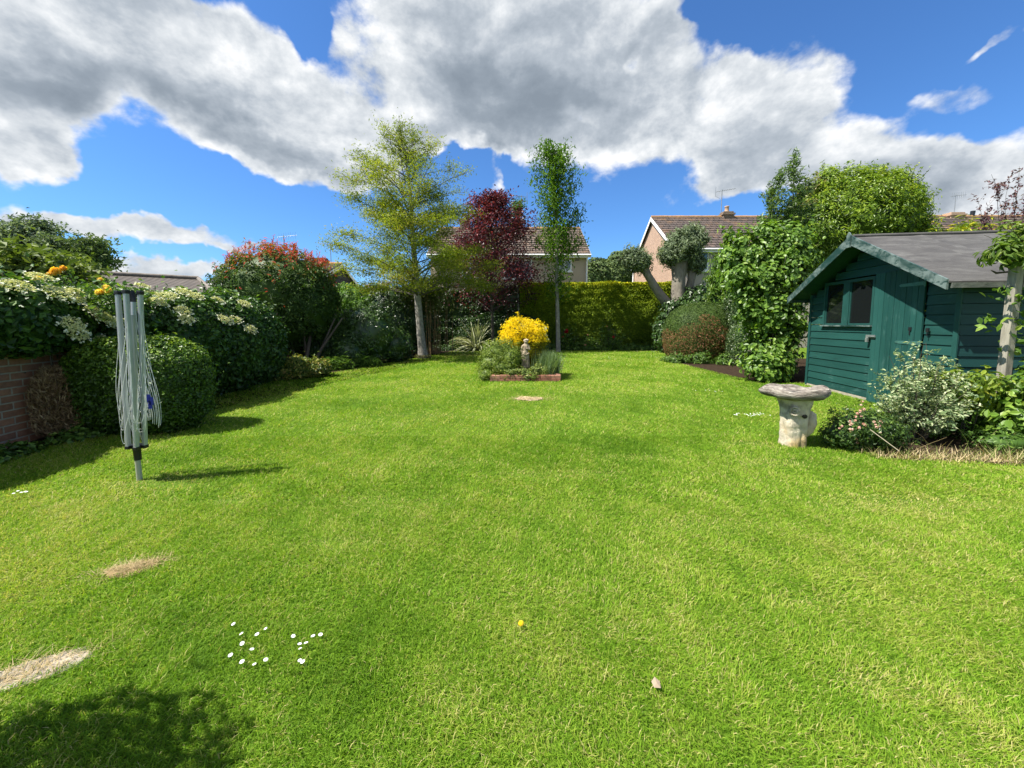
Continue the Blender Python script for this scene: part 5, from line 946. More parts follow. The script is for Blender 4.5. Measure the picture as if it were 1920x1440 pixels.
def post():
    c = P(1892, 607, 4.25); w = .040; r = thing('wooden_post', (c[0], c[1], 0), 'weathered grey wooden post standing in front of the right side of the shed', 'post'); m = MB()
    ht = P(1905, 500, 4.25); 
    m.hexa([(c[0] - w, c[1] - w, 0), (c[0] + w, c[1] - w, 0), (c[0] + w, c[1] + w, 0), (c[0] - w, c[1] + w, 0)], [(c[0] - w + .012, c[1] - w, ht[2]), (c[0] + w + .012, c[1] - w, ht[2] + .01), (c[0] + w + .012, c[1] + w, ht[2]), (c[0] - w + .012, c[1] + w, ht[2])])
    o = m.build('post', bark_mat('weathered_wood', (.15, .135, .105), (.36, .335, .27), 14, .12), r, bevel=.006)
post()
def maple():
    r = thing('leafy_climber', (5.75, 4.2, 0), 'yellow-green leafy climber with bronze tips on top of the wooden post', 'climber')
    bl = [(5.62, 4.25, 2.12, .28, .26, .15), (5.95, 4.25, 2.22, .38, .30, .24), (6.3, 4.3, 2.15, .4, .3, .28), (5.38, 4.22, 2.0, .20, .18, .09), (5.72, 4.25, 1.94, .22, .2, .10)]
    shrub('', '', '', bl, 4600, .085, leaf_mat('maple_leaf', [(0, (.05, .10, .015)), (.5, (.13, .21, .03)), (.8, (.28, .33, .06)), (1, (.42, .28, .09))], .45, .4, .35), .30, clump=330, crad=.09, lump=.2, corek=.0, out=.9, droop=.35, root=r, up=.7, hexl=True,
          rfun=lambda p, v: v * .7 + np.clip((p[:, 2] - 2.1) * .8, 0, .35))
    s = MB(); c = P(1900, 600, 4.25)
    s.tube([(c[0] + .12, 4.28, 0), (c[0] + .09, 4.3, .9), (c[0] + .08, 4.27, 1.8), (c[0] + .1, 4.25, 2.15)], [.016, .014, .012, .008], 6)
    for k in range(14): s.tube(curve((c[0] + .1, 4.25, 1.9 + .02 * k), (rng.normal() - .2, rng.normal() * .4, .3), rng.uniform(.3, .6), (0, 0, -.1), 5), np.linspace(.006, .002, 5), 4)
    p0 = P(1868, 512, 4.3); s.tube([p0 + (.2, 0, .02), p0, p0 + (-.06, 0, .03)], [.008, .012, .005], 5); s.build('stem', TWIG, r)
    lv = MB()
    for (u, v, n, s_) in ((1864, 610, 10, .05), (1858, 598, 6, .04), (1905, 660, 10, .05), (1914, 602, 16, .06), (1880, 545, 10, .04), (1915, 560, 20, .07), (1916, 640, 20, .06)):
        c = P(u, v, 4.2); lv.leaves(c + rng.normal(size=(n, 3)) * s_, rng.normal(size=(n, 3)) + (-.3, -.4, .6), .085, .55, hexl=True, droop=.5); 
    lv.build('lower_leaves', FIG, r)
maple()

# ================================================================== right-hand bed
VAR = leaf_mat('variegated_leaf', [(0, (.10, .17, .07)), (.4, (.22, .30, .14)), (.7, (.38, .44, .24)), (1, (.58, .60, .40))], .42, .35, .35, .1)
def variegated():
    c = np.array([4.22, 3.98]); r = thing('variegated_shrub', (c[0], c[1], 0), 'airy shrub with small cream-edged leaves growing in front of the shed door', 'shrub'); st = MB(); P_ = []; O_ = []
    for i in range(46):
        a = rng.uniform(0, 2 * pi); rr = .40 * sqrt(rng.random()); h = rng.uniform(.45, 1.1) * (1 - .35 * (rr / .4) ** 2); h = h * 1.02 + (.06 if a < 2 else 0); tip = np.array([c[0] + rr * cos(a) * 1.05, c[1] + rr * sin(a) * .85, h]); p0 = np.array([c[0] + .06 * cos(a), c[1] + .06 * sin(a), 0]); tt = np.linspace(0, 1, 9)[:, None]
        pts = p0 + (tip - p0) * np.hstack([tt ** 1.3, tt ** 1.3, tt]) + rng.normal(size=(9, 3)) * .008; st.tube(pts, np.linspace(.007, .0015, 9), 5, cap=False)
        for j in range(13):
            s = plc(pts, rng.uniform(.28, .99)); d = nz(rng.normal(size=3) * (1, 1, .6) + (cos(a) * .3, sin(a) * .3, .5)); sp = curve(s, d, rng.uniform(.05, .16), (0, 0, .1), 4, .1); st.tube(sp, .0013, 3, cap=False)
            for q in sp[1:]: P_.append(q + rng.normal(size=(4, 3)) * .014); O_.append(np.tile(d, (4, 1)))
    Pp = np.concatenate(P_); lv = MB(); lv.leaves(Pp, rng.normal(size=Pp.shape) * .7 + (-.1, -.2, .8), .036, .42, np.concatenate(O_) * .7, hexl=True); print('var', len(Pp)); st.build('stem', TWIG, r); lv.build('foliage', VAR, r)
variegated()
def escallonia():
    bl = [(3.50, 3.78, .20, .27, .22, .19), (3.30, 3.76, .15, .2, .18, .14), (3.72, 3.85, .18, .22, .2, .17)]
    r = shrub('pink_flowering_shrub', 'low shrub dotted with faded pink flowers beside the bird bath', 'shrub', bl, 5200, .032, leaf_mat('small_leaf', [(0, (.015, .04, .008)), (.6, (.05, .10, .018)), (.9, (.12, .19, .03)), (1, (.20, .10, .06))], .4, .25), .45, clump=420, crad=.05, lump=.2, lf=6, corek=.7, out=1.0, base=(3.5, 3.78, 0))
    fm = leaf_mat('faded_pink', [(0, (.55, .25, .22)), (.5, (.66, .44, .36)), (1, (.72, .60, .48))], .7, .3); m = MB()
    for k in range(34):
        u, v = rng.choice([(1618, 768), (1612, 780), (1600, 790), (1595, 805), (1612, 807), (1640, 795), (1648, 800), (1655, 792), (1652, 812), (1576, 800), (1590, 792), (1625, 797), (1618, 756), (1632, 822), (1609, 825)]) if 0 else [(1618, 768), (1612, 780), (1600, 790), (1595, 805), (1612, 807), (1640, 795), (1648, 800), (1655, 792), (1652, 812), (1576, 800), (1590, 792), (1625, 797), (1618, 756), (1632, 822), (1609, 825)][k % 15]
        c = P(u + rng.normal() * 3, v + rng.normal() * 3, 3.62 + rng.normal() * .05); n = 12; d = sphere_dirs(n); m = MB(); m.leaves(c + d * .009, d, .018, .8); m.build('flower', fm, r)
    st = MB(); a, b = P(1632, 806, 3.5), P(1686, 846, 3.42); st.tube([a, b], .004, 5); st.build('stem', plain('dry_cane', (.5, .42, .3), .8), r)
escallonia()
BRIGHT = leaf_mat('yellow_green_leaf', [(0, (.05, .10, .012)), (.5, (.14, .22, .025)), (.85, (.28, .34, .04)), (1, (.45, .42, .06))], .42, .4, .4)
shrub('yellow_green_shrub', 'broad-leaved yellow-green shrub between the cream-edged shrub and the post', 'shrub', [(4.95, 4.15, .62, .30, .22, .10), (4.72, 4.1, .52, .2, .2, .16), (5.15, 4.15, .50, .28, .22, .2)], 1300, .075, BRIGHT, .5, clump=150, crad=.08, lump=.25, corek=0, out=.8, hexl=True, stems=10, stemr=.007)
shrub('leafy_border_shrub', 'bright green leafy shrub at the foot of the post on the right edge', 'shrub', [(5.65, 3.95, .42, .42, .25, .40), (6.0, 4.1, .55, .4, .3, .5), (5.3, 3.85, .2, .35, .22, .22)], 3600, .075, FIG, .6, clump=330, crad=.09, lump=.2, corek=.6, out=.7, hexl=True)
shrub('dark_border_plant', 'dark shaded low plants along the back of the bed by the shed', 'ground cover', [(4.6, 4.25, .12, .5, .22, .2), (5.3, 4.35, .15, .5, .25, .25), (5.0, 3.75, .06, .4, .2, .14)], 3600, .04, leaf_mat('low_green', GREENS, .5, .3), .45, clump=330, crad=.06, lump=.25, lf=6, corek=.6)
def dry_grass():
    m = MB(); n = 2300; x = rng.uniform(3.35, 6.3, n); y = 3.42 - .12 * (x - 3.6) * (x < 4.6) + np.abs(rng.normal(size=n)) * .16 + .0; y = np.where(x > 4.6, 3.3 + np.abs(rng.normal(size=n)) * .25, y)
    a = rng.uniform(0, 2 * pi, n); L = rng.uniform(.04, .13, n) * (1 + .5 * (x > 4.4)); le = rng.uniform(.5, 1.45, n); d = np.stack([np.cos(a) * np.sin(le), np.sin(a) * np.sin(le), np.cos(le)], 1); b = np.stack([x, y, 0 * x + .008], 1)
    s = np.stack([-np.sin(a), np.cos(a), 0 * a], 1) * .0028; V = np.stack([b - s, b + s, b + d * L[:, None]], 1).reshape(-1, 3); m.add(V, np.arange(n)[:, None] * 3 + np.array([[0, 1, 2]]), 0, np.repeat(np.clip(rng.normal(size=n) * .2 + np.where(x > 4.5, .42, .55) + .2 * wob(np.stack([x, y, 0 * x], 1), 4), 0, 1), 3))
    # long arching stalks
    for k in range(60):
        x0 = rng.uniform(3.6, 6.2); y0 = rng.uniform(3.3, 3.9); m.tube(curve((x0, y0, 0), (rng.normal() * .6, rng.normal() * .4, 1), rng.uniform(.12, .35), (rng.normal() * .5, 0, -.7), 6, .08), np.linspace(.0022, .001, 6), 3, 0, float(np.clip(rng.normal() * .2 + .6, 0, 1)))
    tag(m.build('dry_grass', leaf_mat('dry_grass_blade', [(0, (.05, .11, .015)), (.45, (.16, .21, .04)), (.6, (.38, .30, .15)), (1, (.62, .50, .30))], .7, .3)), 'dry straw-coloured grass along the front edge of the right-hand bed', 'grass', kind='stuff')
dry_grass()

# ================================================================== bird bath
def bird_bath():
    c = G(1492, 838); z1 = .50; r = thing('bird_bath', (c[0], c[1] + .05, 0), 'weathered stone bird bath shaped like a log slab on a tree stump', 'bird bath')
    sm, T, p, o = base_mat('mossy_stone'); g = T.new('ShaderNodeTexCoord').outputs['Object']; n = T.noise(g, 12, 8, .7); n2 = T.noise(g, 2.2, 3); st = T.noise(T.new('ShaderNodeMapping', i_Vector=g, i_Scale=(6, 6, .5)).outputs[0], 8, 6, .7); n5 = T.noise(g, 5, 4)
    z = T.new('ShaderNodeSeparateXYZ', i_0=g).outputs[2]
    c1 = T.ramp(n, [(.3, (.34, .30, .23)), (.55, (.56, .50, .38)), (.75, (.68, .62, .48))]); ly = T.math('MULTIPLY', T.smooth(n2, .42, .62), T.smooth(z, .32, .12)); c1 = T.mix(T.math('MULTIPLY', ly, .75), c1, (.58, .36, .08, 1)); c1 = T.mix(T.math('MULTIPLY', T.smooth(n5, .52, .62), .6), c1, (.12, .11, .095, 1))
    T.set(p.inputs['Base Color'], c1); p.inputs['Roughness'].default_value = .95; bump(T, p, T.math('ADD', n, st), .9, .02)
    X, Y = c[0], c[1] + .06; m = MB(); k = 40; rows = 22; V = []
    for j in range(rows):
        zz = z1 * j / (rows - 1); t = j / (rows - 1)
        for i in range(k):
            th = 2 * pi * i / k; rad = .106 + .033 * t ** 2 + .03 * max(0, t - .8) * 5 * .4 + .012 * (1 - t) ** 3
            rad *= 1 + .05 * sin(5 * th + 1) + .03 * sin(11 * th + 4 * t); rad += .012 * wob(np.array([[cos(th), sin(th), zz * 4]]), 2.4)[0]
            rad -= .030 * math.exp(-((th - 4.75) / .14) ** 2) * max(0, 1 - t * 1.7) # cleft
            rad += .018 * math.exp(-((t - .5) / .12) ** 2) * math.exp(-((th - 4.2) / .8) ** 2)
            V.append((X - .012 + .02 * (1 - t) + rad * 1.0 * cos(th) + .02 * t, Y + rad * .92 * sin(th), zz))
    F_ = [(j * k + i, j * k + (i + 1) % k, (j + 1) * k + (i + 1) % k, (j + 1) * k + i) for j in range(rows - 1) for i in range(k)]; m.add(V, F_, 0, .5, True)
    # side lobe (broken branch) lower right
    pts = [(X + .07, Y - .03, .09), (X + .115, Y - .04, .17), (X + .145, Y - .045, .25), (X + .15, Y - .045, .335), (X + .135, Y - .04, .36)]; m.tube(pts, [.03, .055, .055, .042, .018], 14, bump=.2)
    # knot
    kc = np.array([X - .085, Y - .125, .385]); a = np.array([cos(.35), 0, 0]); 
    for (R, rr, off) in ((.034, .012, 0), (.013, .010, -.002)):
        ring = [kc + np.array([R * cos(t) * .9, -.006 + off + .02 * cos(t) * -1, R * 1.2 * sin(t)]) for t in np.linspace(0, 2 * pi, 15)]; m.tube(ring, rr, 8, cap=False)
    m.build('pedestal', sm, r)
    # hollow
    h = MB(); h.lathe([(.0, -.004), (.026, -.002), (.022, .01)], (0, 0, 0), 14); h.V[0] = h.V[0][:, [0, 2, 1]] * (1, 1, .8) + np.array([X + .005, Y - .147, .335]); h.build('knot_hole', plain('dark_hole', (.03, .025, .02), .9), r)
    b = MB(); k = 56; prof = [(.40, -.045), (.72, -.050), (.92, -.030), (1.0, 0.0), (.985, .035), (.93, .052), (.84, .050), (.70, .030), (.35, .018), (.02, .015)]; V = []
    for j, (q, zz) in enumerate(prof):
        for i in range(k):
            th = 2 * pi * i / k; out = 1 + .07 * sin(3 * th + .6) + .05 * sin(5 * th + 2) + .025 * wob(np.array([[cos(th) * 2, sin(th) * 2, 0]]), 1.8)[0]; groove = .012 * wob(np.array([[cos(th) * 1.2, sin(th) * 1.2, zz * 30]]), 3.3)[0]
            rx, ry = .315, .25; lump = (.012 * sin(4 * th + 1.2) + .010 * sin(7 * th)) * (q > .6) * (1 if zz > 0 else .3)
            V.append((X + .015 + rx * q * out * cos(th) * (1 + groove), Y + .01 + ry * q * out * sin(th) * (1 + groove), z1 + .045 + zz + lump))
    V.append((X, Y, z1 + .045 + .014)); F_ = [(j * k + i, j * k + (i + 1) % k, (j + 1) * k + (i + 1) % k, (j + 1) * k + i) for j in range(len(prof) - 1) for i in range(k)] + [((len(prof) - 1) * k + i, (len(prof) - 1) * k + (i + 1) % k, len(prof) * k) for i in range(k)]; b.add(V, F_, 0, .5, True)
    bm_, T, p, o = base_mat('bark_stone'); g = T.new('ShaderNodeTexCoord').outputs['Object']; mp = T.new('ShaderNodeMapping', i_Vector=g, i_Scale=(1, 1, 5)).outputs[0]; n = T.noise(mp, 9, 8, .72, .8); n2 = T.noise(g, 5, 5)
    T.set(p.inputs['Base Color'], T.ramp(T.math('ADD', T.math('MULTIPLY', n, .8), T.math('MULTIPLY', n2, .2)), [(.36, (.045, .035, .028)), (.48, (.17, .145, .12)), (.58, (.34, .31, .26)), (.7, (.52, .49, .41))])); p.inputs['Roughness'].default_value = .95; bump(T, p, n, 1.0, .03)
    b.build('basin', bm_, r)
bird_bath()

# ================================================================== raised bed with statue
def raised_bed():
    x0, x1, y0, y1 = -.48, 1.06, 8.27, 9.85; r = thing('brick_bed', ((x0 + x1) / 2, y0, 0), 'small raised flower bed edged with red bricks in the middle of the lawn', 'flower bed')
    bm2 = brick_mat('edging_brick', (.30, .12, .08), (.22, .085, .06), (.36, .29, .22)); m = MB(); w = .10; h = .14
    def row(p, q, off):
        p, q = np.array(p, float), np.array(q, float); L = np.linalg.norm(q - p); k = max(1, round(L / .225)); d = (q - p) / L
        for lv in range(2):
            for i in range(k):
                a = i * L / k + .004; b2 = (i + 1) * L / k - .004; s = p + d * a; e = p + d * b2; nrm = np.array([-d[1], d[0], 0]) * w; z0 = lv * h / 2 + .002; z1 = z0 + h / 2 - .006; j = rng.normal(size=3) * .003
                m.hexa([s + (0, 0, z0) + j, e + (0, 0, z0) + j, e + nrm + (0, 0, z0) + j, s + nrm + (0, 0, z0) + j], [s + (0, 0, z1) + j, e + (0, 0, z1) + j, e + nrm + (0, 0, z1) + j, s + nrm + (0, 0, z1) + j], 0, rng.random())
    row((x0, y0, 0), (x1, y0, 0), 0); row((x1, y0 + w + .006, 0), (x1, y1, 0), 0); row((x1, y1 + .004, 0), (x0, y1 + .004, 0), 0); row((x0, y1 - .104, 0), (x0, y0 + w + .006, 0), 0)
    bx, T, p, o = base_mat('edging'); a = T.new('ShaderNodeAttribute', attribute_name='rnd').outputs['Fac']; n = T.noise(T.new('ShaderNodeNewGeometry').outputs['Position'], 30, 5, .7)
    T.set(p.inputs['Base Color'], T.ramp(T.math('ADD', T.math('MULTIPLY', a, .5), T.math('MULTIPLY', n, .5)), [(.2, (.16, .065, .045)), (.6, (.32, .13, .085)), (.85, (.44, .26, .18))])); p.inputs['Roughness'].default_value = .9; bump(T, p, n, .6, .01)
    m.build('brick_edging', bx, r, bevel=.004); s = MB(); s.box((x0 + .05, y0 + .05, 0), (x1 - .05, y1 - .05, .115)); s.build('soil', SOIL, r)
raised_bed()
YEL = leaf_mat('golden_yellow_leaf', [(0, (.14, .17, .012)), (.3, (.36, .32, .012)), (.55, (.72, .55, .012)), (1, (.90, .72, .03))], .5, .35, .3, .15)
shrub('golden_yellow_shrub', 'bright golden yellow shrub behind the garden statue', 'shrub', [(.20, 9.25, 1.0, .40, .38, .36), (.47, 9.2, .86, .34, .36, .34), (.04, 9.15, .80, .28, .3, .28), (.42, 9.15, .5, .34, .35, .4), (.10, 9.2, 1.22, .16, .16, .17), (.58, 9.2, 1.12, .16, .16, .15)], 11500, .075, YEL, .16, clump=1100, crad=.085, jit=.7, depth=.08, lump=.09, lf=4, out=1.3, up=.4, corek=.78, base=(.2, 9.25, 0), stems=4,
      rfun=lambda p, v: np.where(p[:, 2] < .82 - .2 * (p[:, 0] < .15), v * .35, .42 + v * .6), coremat=plain('gold_twig', (.12, .10, .02), .9))  # lower leaves greener and darker, shade partly put into their colour
shrub('herb_shrub', 'loose green herbaceous shrub filling the left half of the raised bed', 'shrub', [(-.30, 8.85, .50, .40, .35, .40), (-.45, 8.65, .32, .32, .32, .28), (-.02, 8.7, .42, .28, .28, .32), (-.22, 8.5, .22, .35, .2, .2), (-.55, 8.5, .12, .2, .25, .2)], 7200, .042, leaf_mat('herb_leaf', [(0, (.045, .085, .010)), (.5, (.14, .21, .024)), (.9, (.28, .34, .055)), (1, (.40, .42, .13))], .5, .35), .4, clump=700, crad=.07, lump=.2, lf=5, corek=.7, out=.8)
shrub('creeping_plant', 'low yellow-green trailing plants spilling over the front of the brick bed', 'plant', [(.35, 8.42, .16, .35, .14, .10), (.62, 8.5, .2, .25, .18, .16), (.05, 8.4, .15, .25, .12, .09), (.38, 8.27, .10, .12, .07, .08)], 2600, .05, leaf_mat('creeper_leaf', [(0, (.05, .09, .015)), (.5, (.15, .21, .04)), (1, (.36, .38, .10))], .5, .35), .5, clump=260, crad=.05, lump=.2, lf=6, corek=.5, zmin=.05)
def grassy():
    r = thing('lavender', (.82, 8.9, 0), 'grey-green lavender with upright grassy stems at the right of the raised bed', 'lavender'); m = MB(); n = 2200; a = rng.uniform(0, 2 * pi, n); le = np.abs(rng.normal(size=n)) * .45; d = np.stack([np.cos(a) * np.sin(le), np.sin(a) * np.sin(le), np.cos(le)], 1)
    b = np.stack([.78 + rng.normal(size=n) * .12, 8.85 + rng.normal(size=n) * .18, np.full(n, .11)], 1); L = rng.uniform(.3, .62, n); s = np.stack([-np.sin(a), np.cos(a), 0 * a], 1) * .005; t = b + d * L[:, None] + np.array([.04, 0, -.03]); mid = (b + t) / 2 + (0, 0, .03)
    V = np.stack([b - s, b + s, mid + s, mid - s, t], 1).reshape(-1, 3); i = np.arange(n)[:, None] * 5; rv = np.repeat(rng.random(n), 5); m.add(V, i + np.array([[0, 1, 2, 3]]), 0, rv); f = i + np.array([[3, 2, 4]]); m.L.append(f.ravel()); m.C.append(np.full(n, 3)); m.M.append(np.zeros(n, int)); m.SM.append(np.zeros(n, bool))
    m.build('foliage', leaf_mat('lavender_leaf', [(0, (.05, .09, .035)), (.5, (.12, .19, .08)), (1, (.24, .32, .15))], .6, .35), r)
    r2 = thing('white_flower', (.80, 9.3, .1), 'tall white flower spike beside the yellow shrub', 'flower'); m = MB(); n = 70; h = rng.random(n); p = np.stack([.80 + rng.normal(size=n) * .035 * (1.2 - h), 9.3 + rng.normal(size=n) * .03, .85 + h * .33], 1); m.leaves(p, rng.normal(size=(n, 3)) + (0, -.5, .2), .05, .8); m.build('petals', leaf_mat('white_petal', [(0, (.65, .66, .55)), (1, (.85, .85, .80))], .6, .3), r2)
    s = MB(); s.tube([(.80, 9.3, .1), (.80, 9.3, .9), (.80, 9.3, 1.15)], [.008, .007, .003], 6); s.build('stem', leaf_mat('stalk', [(0, (.06, .12, .02)), (1, (.1, .2, .04))]), r2)
grassy()
def statue():
    X, Y, Z = .305, 8.72, .13; H = .80; r = thing('garden_statue', (X, Y, Z), 'weathered stone statue of a draped figure standing in front of the yellow shrub', 'statue')
    sm, T, p, o = base_mat('statue_stone'); g = T.new('ShaderNodeTexCoord').outputs['Object']; n = T.noise(g, 14, 7, .72); n2 = T.noise(g, 5, 4); T.set(p.inputs['Base Color'], T.ramp(T.math('ADD', T.math('MULTIPLY', n, .6), T.math('MULTIPLY', n2, .4)), [(.35, (.10, .075, .05)), (.48, (.27, .215, .145)), (.62, (.44, .37, .26))])); p.inputs['Roughness'].default_value = .95; bump(T, p, n, .7, .01)
    J = {}; E_ = []
    def j(k, x, z, y, rr, par=None, ry=None):
        J[k] = (len(J), (x * H, y * H, z * H), (rr * H, (ry or rr) * H)); 
        if par: E_.append((J[par][0], J[k][0]))
    j('hip', 0.0, .50, 0, .098, None, .085); j('waist', .005, .60, 0, .080, 'hip', .07); j('chest', .0, .71, 0, .095, 'waist', .075); j('neckb', .005, .80, 0, .050, 'chest', .045); j('neck', .01, .835, 0, .036, 'neckb'); j('head', .015, .895, -.01, .066, 'neck', .07); j('crown', .018, .955, 0, .050, 'head', .055)
    j('lsh', -.085, .765, 0, .040, 'neckb'); j('lel', -.118, .63, -.02, .034, 'lsh'); j('lwr', -.05, .585, -.085, .026, 'lel'); j('lhd', .0, .59, -.098, .024, 'lwr')
    j('rsh', .09, .765, 0, .040, 'neckb'); j('rel', .118, .66, -.03, .034, 'rsh'); j('rwr', .06, .70, -.09, .026, 'rel'); j('rhd', .02, .715, -.10, .024, 'rwr')
    j('ll', -.045, .34, .0, .085, 'hip', .08); j('lk', -.05, .19, -.01, .070, 'll'); j('la', -.045, .06, 0, .045, 'lk'); j('lf', -.05, .02, -.05, .030, 'la'); j('rl', .045, .34, -.005, .085, 'hip', .08); j('rk', .045, .18, -.01, .062, 'rl'); j('ra', .035, .06, 0, .036, 'rk'); j('rf', .035, .02, -.05, .028, 'ra')
    me = bpy.data.meshes.new('figure'); me.from_pydata([v[1] for v in J.values()], E_, []); me.update(); ob = bpy.data.objects.new('figure', me); COL.objects.link(ob); ob.parent = r; me.materials.append(sm)
    sk = ob.modifiers.new('skin', 'SKIN'); me.skin_vertices.new() if not me.skin_vertices else None
    for i, v in enumerate(J.values()): me.skin_vertices[0].data[i].radius = v[2]
    me.skin_vertices[0].data[0].use_root = True
    ob.modifiers.new('sub', 'SUBSURF').render_levels = 2; ob.modifiers[-1].levels = 2
    m = MB(); k = 26; V = []; rows = 16   # gathered drapery hanging from the waist, open at the right knee
    for q in range(rows):
        t = q / (rows - 1); zz = (.56 - .48 * t) * H
        for i in range(k):
            th = 2 * pi * i / k; rad = (.098 + .030 * t) * (1 + .10 * sin(7 * th + 2 * t) * (.4 + t)); lift = .10 * t * max(0, cos(th - 5.1)) ** 3
            V.append(((rad * cos(th) * 1.02 - .004) * H, rad * .86 * sin(th) * H, zz + lift * H))
    m.add(V, [(q * k + i, (q + 1) * k + i, (q + 1) * k + (i + 1) % k, q * k + (i + 1) % k) for q in range(rows - 1) for i in range(k)], 0, .5, True)
    sash = [(-.11 * H, -.02 * H, .60 * H), (-.06 * H, -.085 * H, .55 * H), (.03 * H, -.10 * H, .53 * H), (.10 * H, -.05 * H, .57 * H)]; m.tube(sash, [.022 * H] * 4, 8, bump=.15)
    hair = [(np.array([.017, .012, .925]) + np.array([cos(a) * .052, sin(a) * .05, .015 * sin(3 * a)])) * H for a in np.linspace(0, 2 * pi, 13)]; m.tube(hair, .022 * H, 7, cap=False, bump=.3); m.tube([np.array([.017, .03, .955]) * H, np.array([.017, .06, .92]) * H, np.array([.017, .055, .87]) * H], [.03 * H, .032 * H, .02 * H], 8, bump=.2)
    m.tube([np.array([.012, -.073, .905]) * H, np.array([.012, -.086, .885]) * H], [.007 * H, .012 * H], 6)
    d = m.build('drapery', sm, r, world=False)
    b = MB(); b.lathe([(.0, -.03), (.12, -.03), (.125, 0.0), (.12, .012), (.0, .014)], (0, 0, 0), 20, wobble=.05); b.build('plinth', sm, r, world=False)
statue()

# ================================================================== border plants at the far end
def spiky():
    c = P(893, 652, 17.6); r = thing('phormium', (c[0], 17.6, 0), 'spiky plant with long arching cream-striped leaves at the far border', 'plant'); m = MB(); X, Y = c[0], 17.6
    for i in range(130):
        a = rng.uniform(0, 2 * pi); e = rng.uniform(.3, 1.35); L = rng.uniform(1.0, 1.65); pts = curve((X + rng.normal() * .07, Y + rng.normal() * .07, .05), (cos(a) * cos(e), sin(a) * cos(e), sin(e)), L, (cos(a) * .3, sin(a) * .3, -1.7 if e < 1.15 else -.5), 9, .02); pts[:, 2] = np.maximum(pts[:, 2], .03)
        t = nz(np.gradient(pts, axis=0)); s = nz(np.cross(t, (0, 0, 1.))); w = .042 * np.sin(np.linspace(.5, pi - .05, 9))[:, None]; u = np.array([0, 0, .012]); V = np.stack([pts - s * w, pts - s * w * .45 - u, pts + s * w * .45 - u, pts + s * w], 1).reshape(-1, 3)
        for q in range(8):
            for e_, rv in ((0, .95), (1, .25), (2, .95)): A = q * 4 + e_; m.add(V[[A, A + 1, A + 5, A + 4]], [(0, 1, 2, 3)], 0, rv - .1 * rng.random())
    m.build('foliage', leaf_mat('striped_leaf', [(0, (.03, .06, .02)), (.4, (.09, .14, .05)), (.6, (.30, .33, .17)), (1, (.58, .58, .40))], .35, .25, .5, .05), r)
spiky()
def roses():
    lm = leaf_mat('rosebush_leaf', GREENS, .4, .3, .4); red = leaf_mat('red_petal', [(0, (.35, .01, .02)), (1, (.62, .03, .05))], .5, .3); pk = leaf_mat('peach_petal', [(0, (.65, .25, .16)), (1, (.80, .50, .36))], .5, .3)
    for i, (u, vb, h, w, fl, lab) in enumerate(((1062, 650, .95, .35, [(1062, 621, .13, 0), (1056, 632, .06, 0)], 'rose bush with one large red bloom just right of the slim tree'), (1100, 648, .6, .4, [(1097, 647, .07, 1)], 'rose bush with one small peach bloom, between the two red-flowered rose bushes'),
                                               (1137, 650, 1.1, .4, [(1102, 628, .04, 1), (1138, 612, .04, 1)], 'tallest rose bush, with bronze leaves and almost no blooms'), (1152, 652, .8, .4, [(1150, 632, .08, 0)], 'rose bush with one small red bloom at the foot of the golden hedge'))):
        c = P(u, vb, 18.1); r = thing('rose_bush', (c[0], 18.1, 0), lab, 'rose bush', 'rose bushes along the foot of the hedge'); m = MB(); n = 700; p = np.stack([c[0] + rng.normal(size=n) * w * .6, 18.1 + rng.normal(size=n) * .2, np.abs(rng.normal(size=n)) * h * .5], 1); m.leaves(p, rng.normal(size=(n, 3)) + (0, -.2, .7), .09, .6)
        m.build('foliage', lm, r); s = MB()
        for k in range(5): s.tube(curve((c[0] + rng.normal() * .1, 18.1, 0), (rng.normal() * .25, 0, 1), h, (0, 0, 0), 5), .008, 4)
        s.build('stem', TWIG, r)
        for (fu, fv, s_, cc) in fl:
            q = P(fu, fv, 17.9); b = MB(); d = sphere_dirs(40); b.leaves(q + d * s_ * .6, d, s_ * 1.0, .9); b.build('rose_flower', pk if cc else red, r)
roses()
shrub('border_ground_cover', 'low leafy ground cover along the foot of the far golden hedge', 'ground cover', [(1.8 + k * .62, 18.15, .05, .45, .28, .16 + .10 * ((k * 7) % 3 == 0)) for k in range(10)], 5200, .085, leaf_mat('cover_leaf', GREENS, .45, .3), .6, clump=420, crad=.10, lump=.2, corek=.6)
shrub('shaded_ground_cover', 'dark low plants along the foot of the far hedge behind the spiky plant', 'ground cover', [(-3.4 + k * .6, 17.7, .05, .42, .28, .16) for k in range(9)], 4200, .09, SHADE, .5, clump=380, crad=.1, lump=.2, corek=.6)
shrub('edge_plants', 'small straggly plants at the foot of the rounded brown-based bush', 'ground cover', [(5.3, 12.25, .05, .35, .25, .2), (5.9, 12.0, .06, .4, .25, .28), (6.6, 11.6, .06, .4, .25, .3), (5.2, 12.6, .03, .3, .25, .12)], 3800, .06, leaf_mat('edge_leaf', GREENS, .45, .3), .5, clump=330, crad=.08, lump=.2, corek=.5)

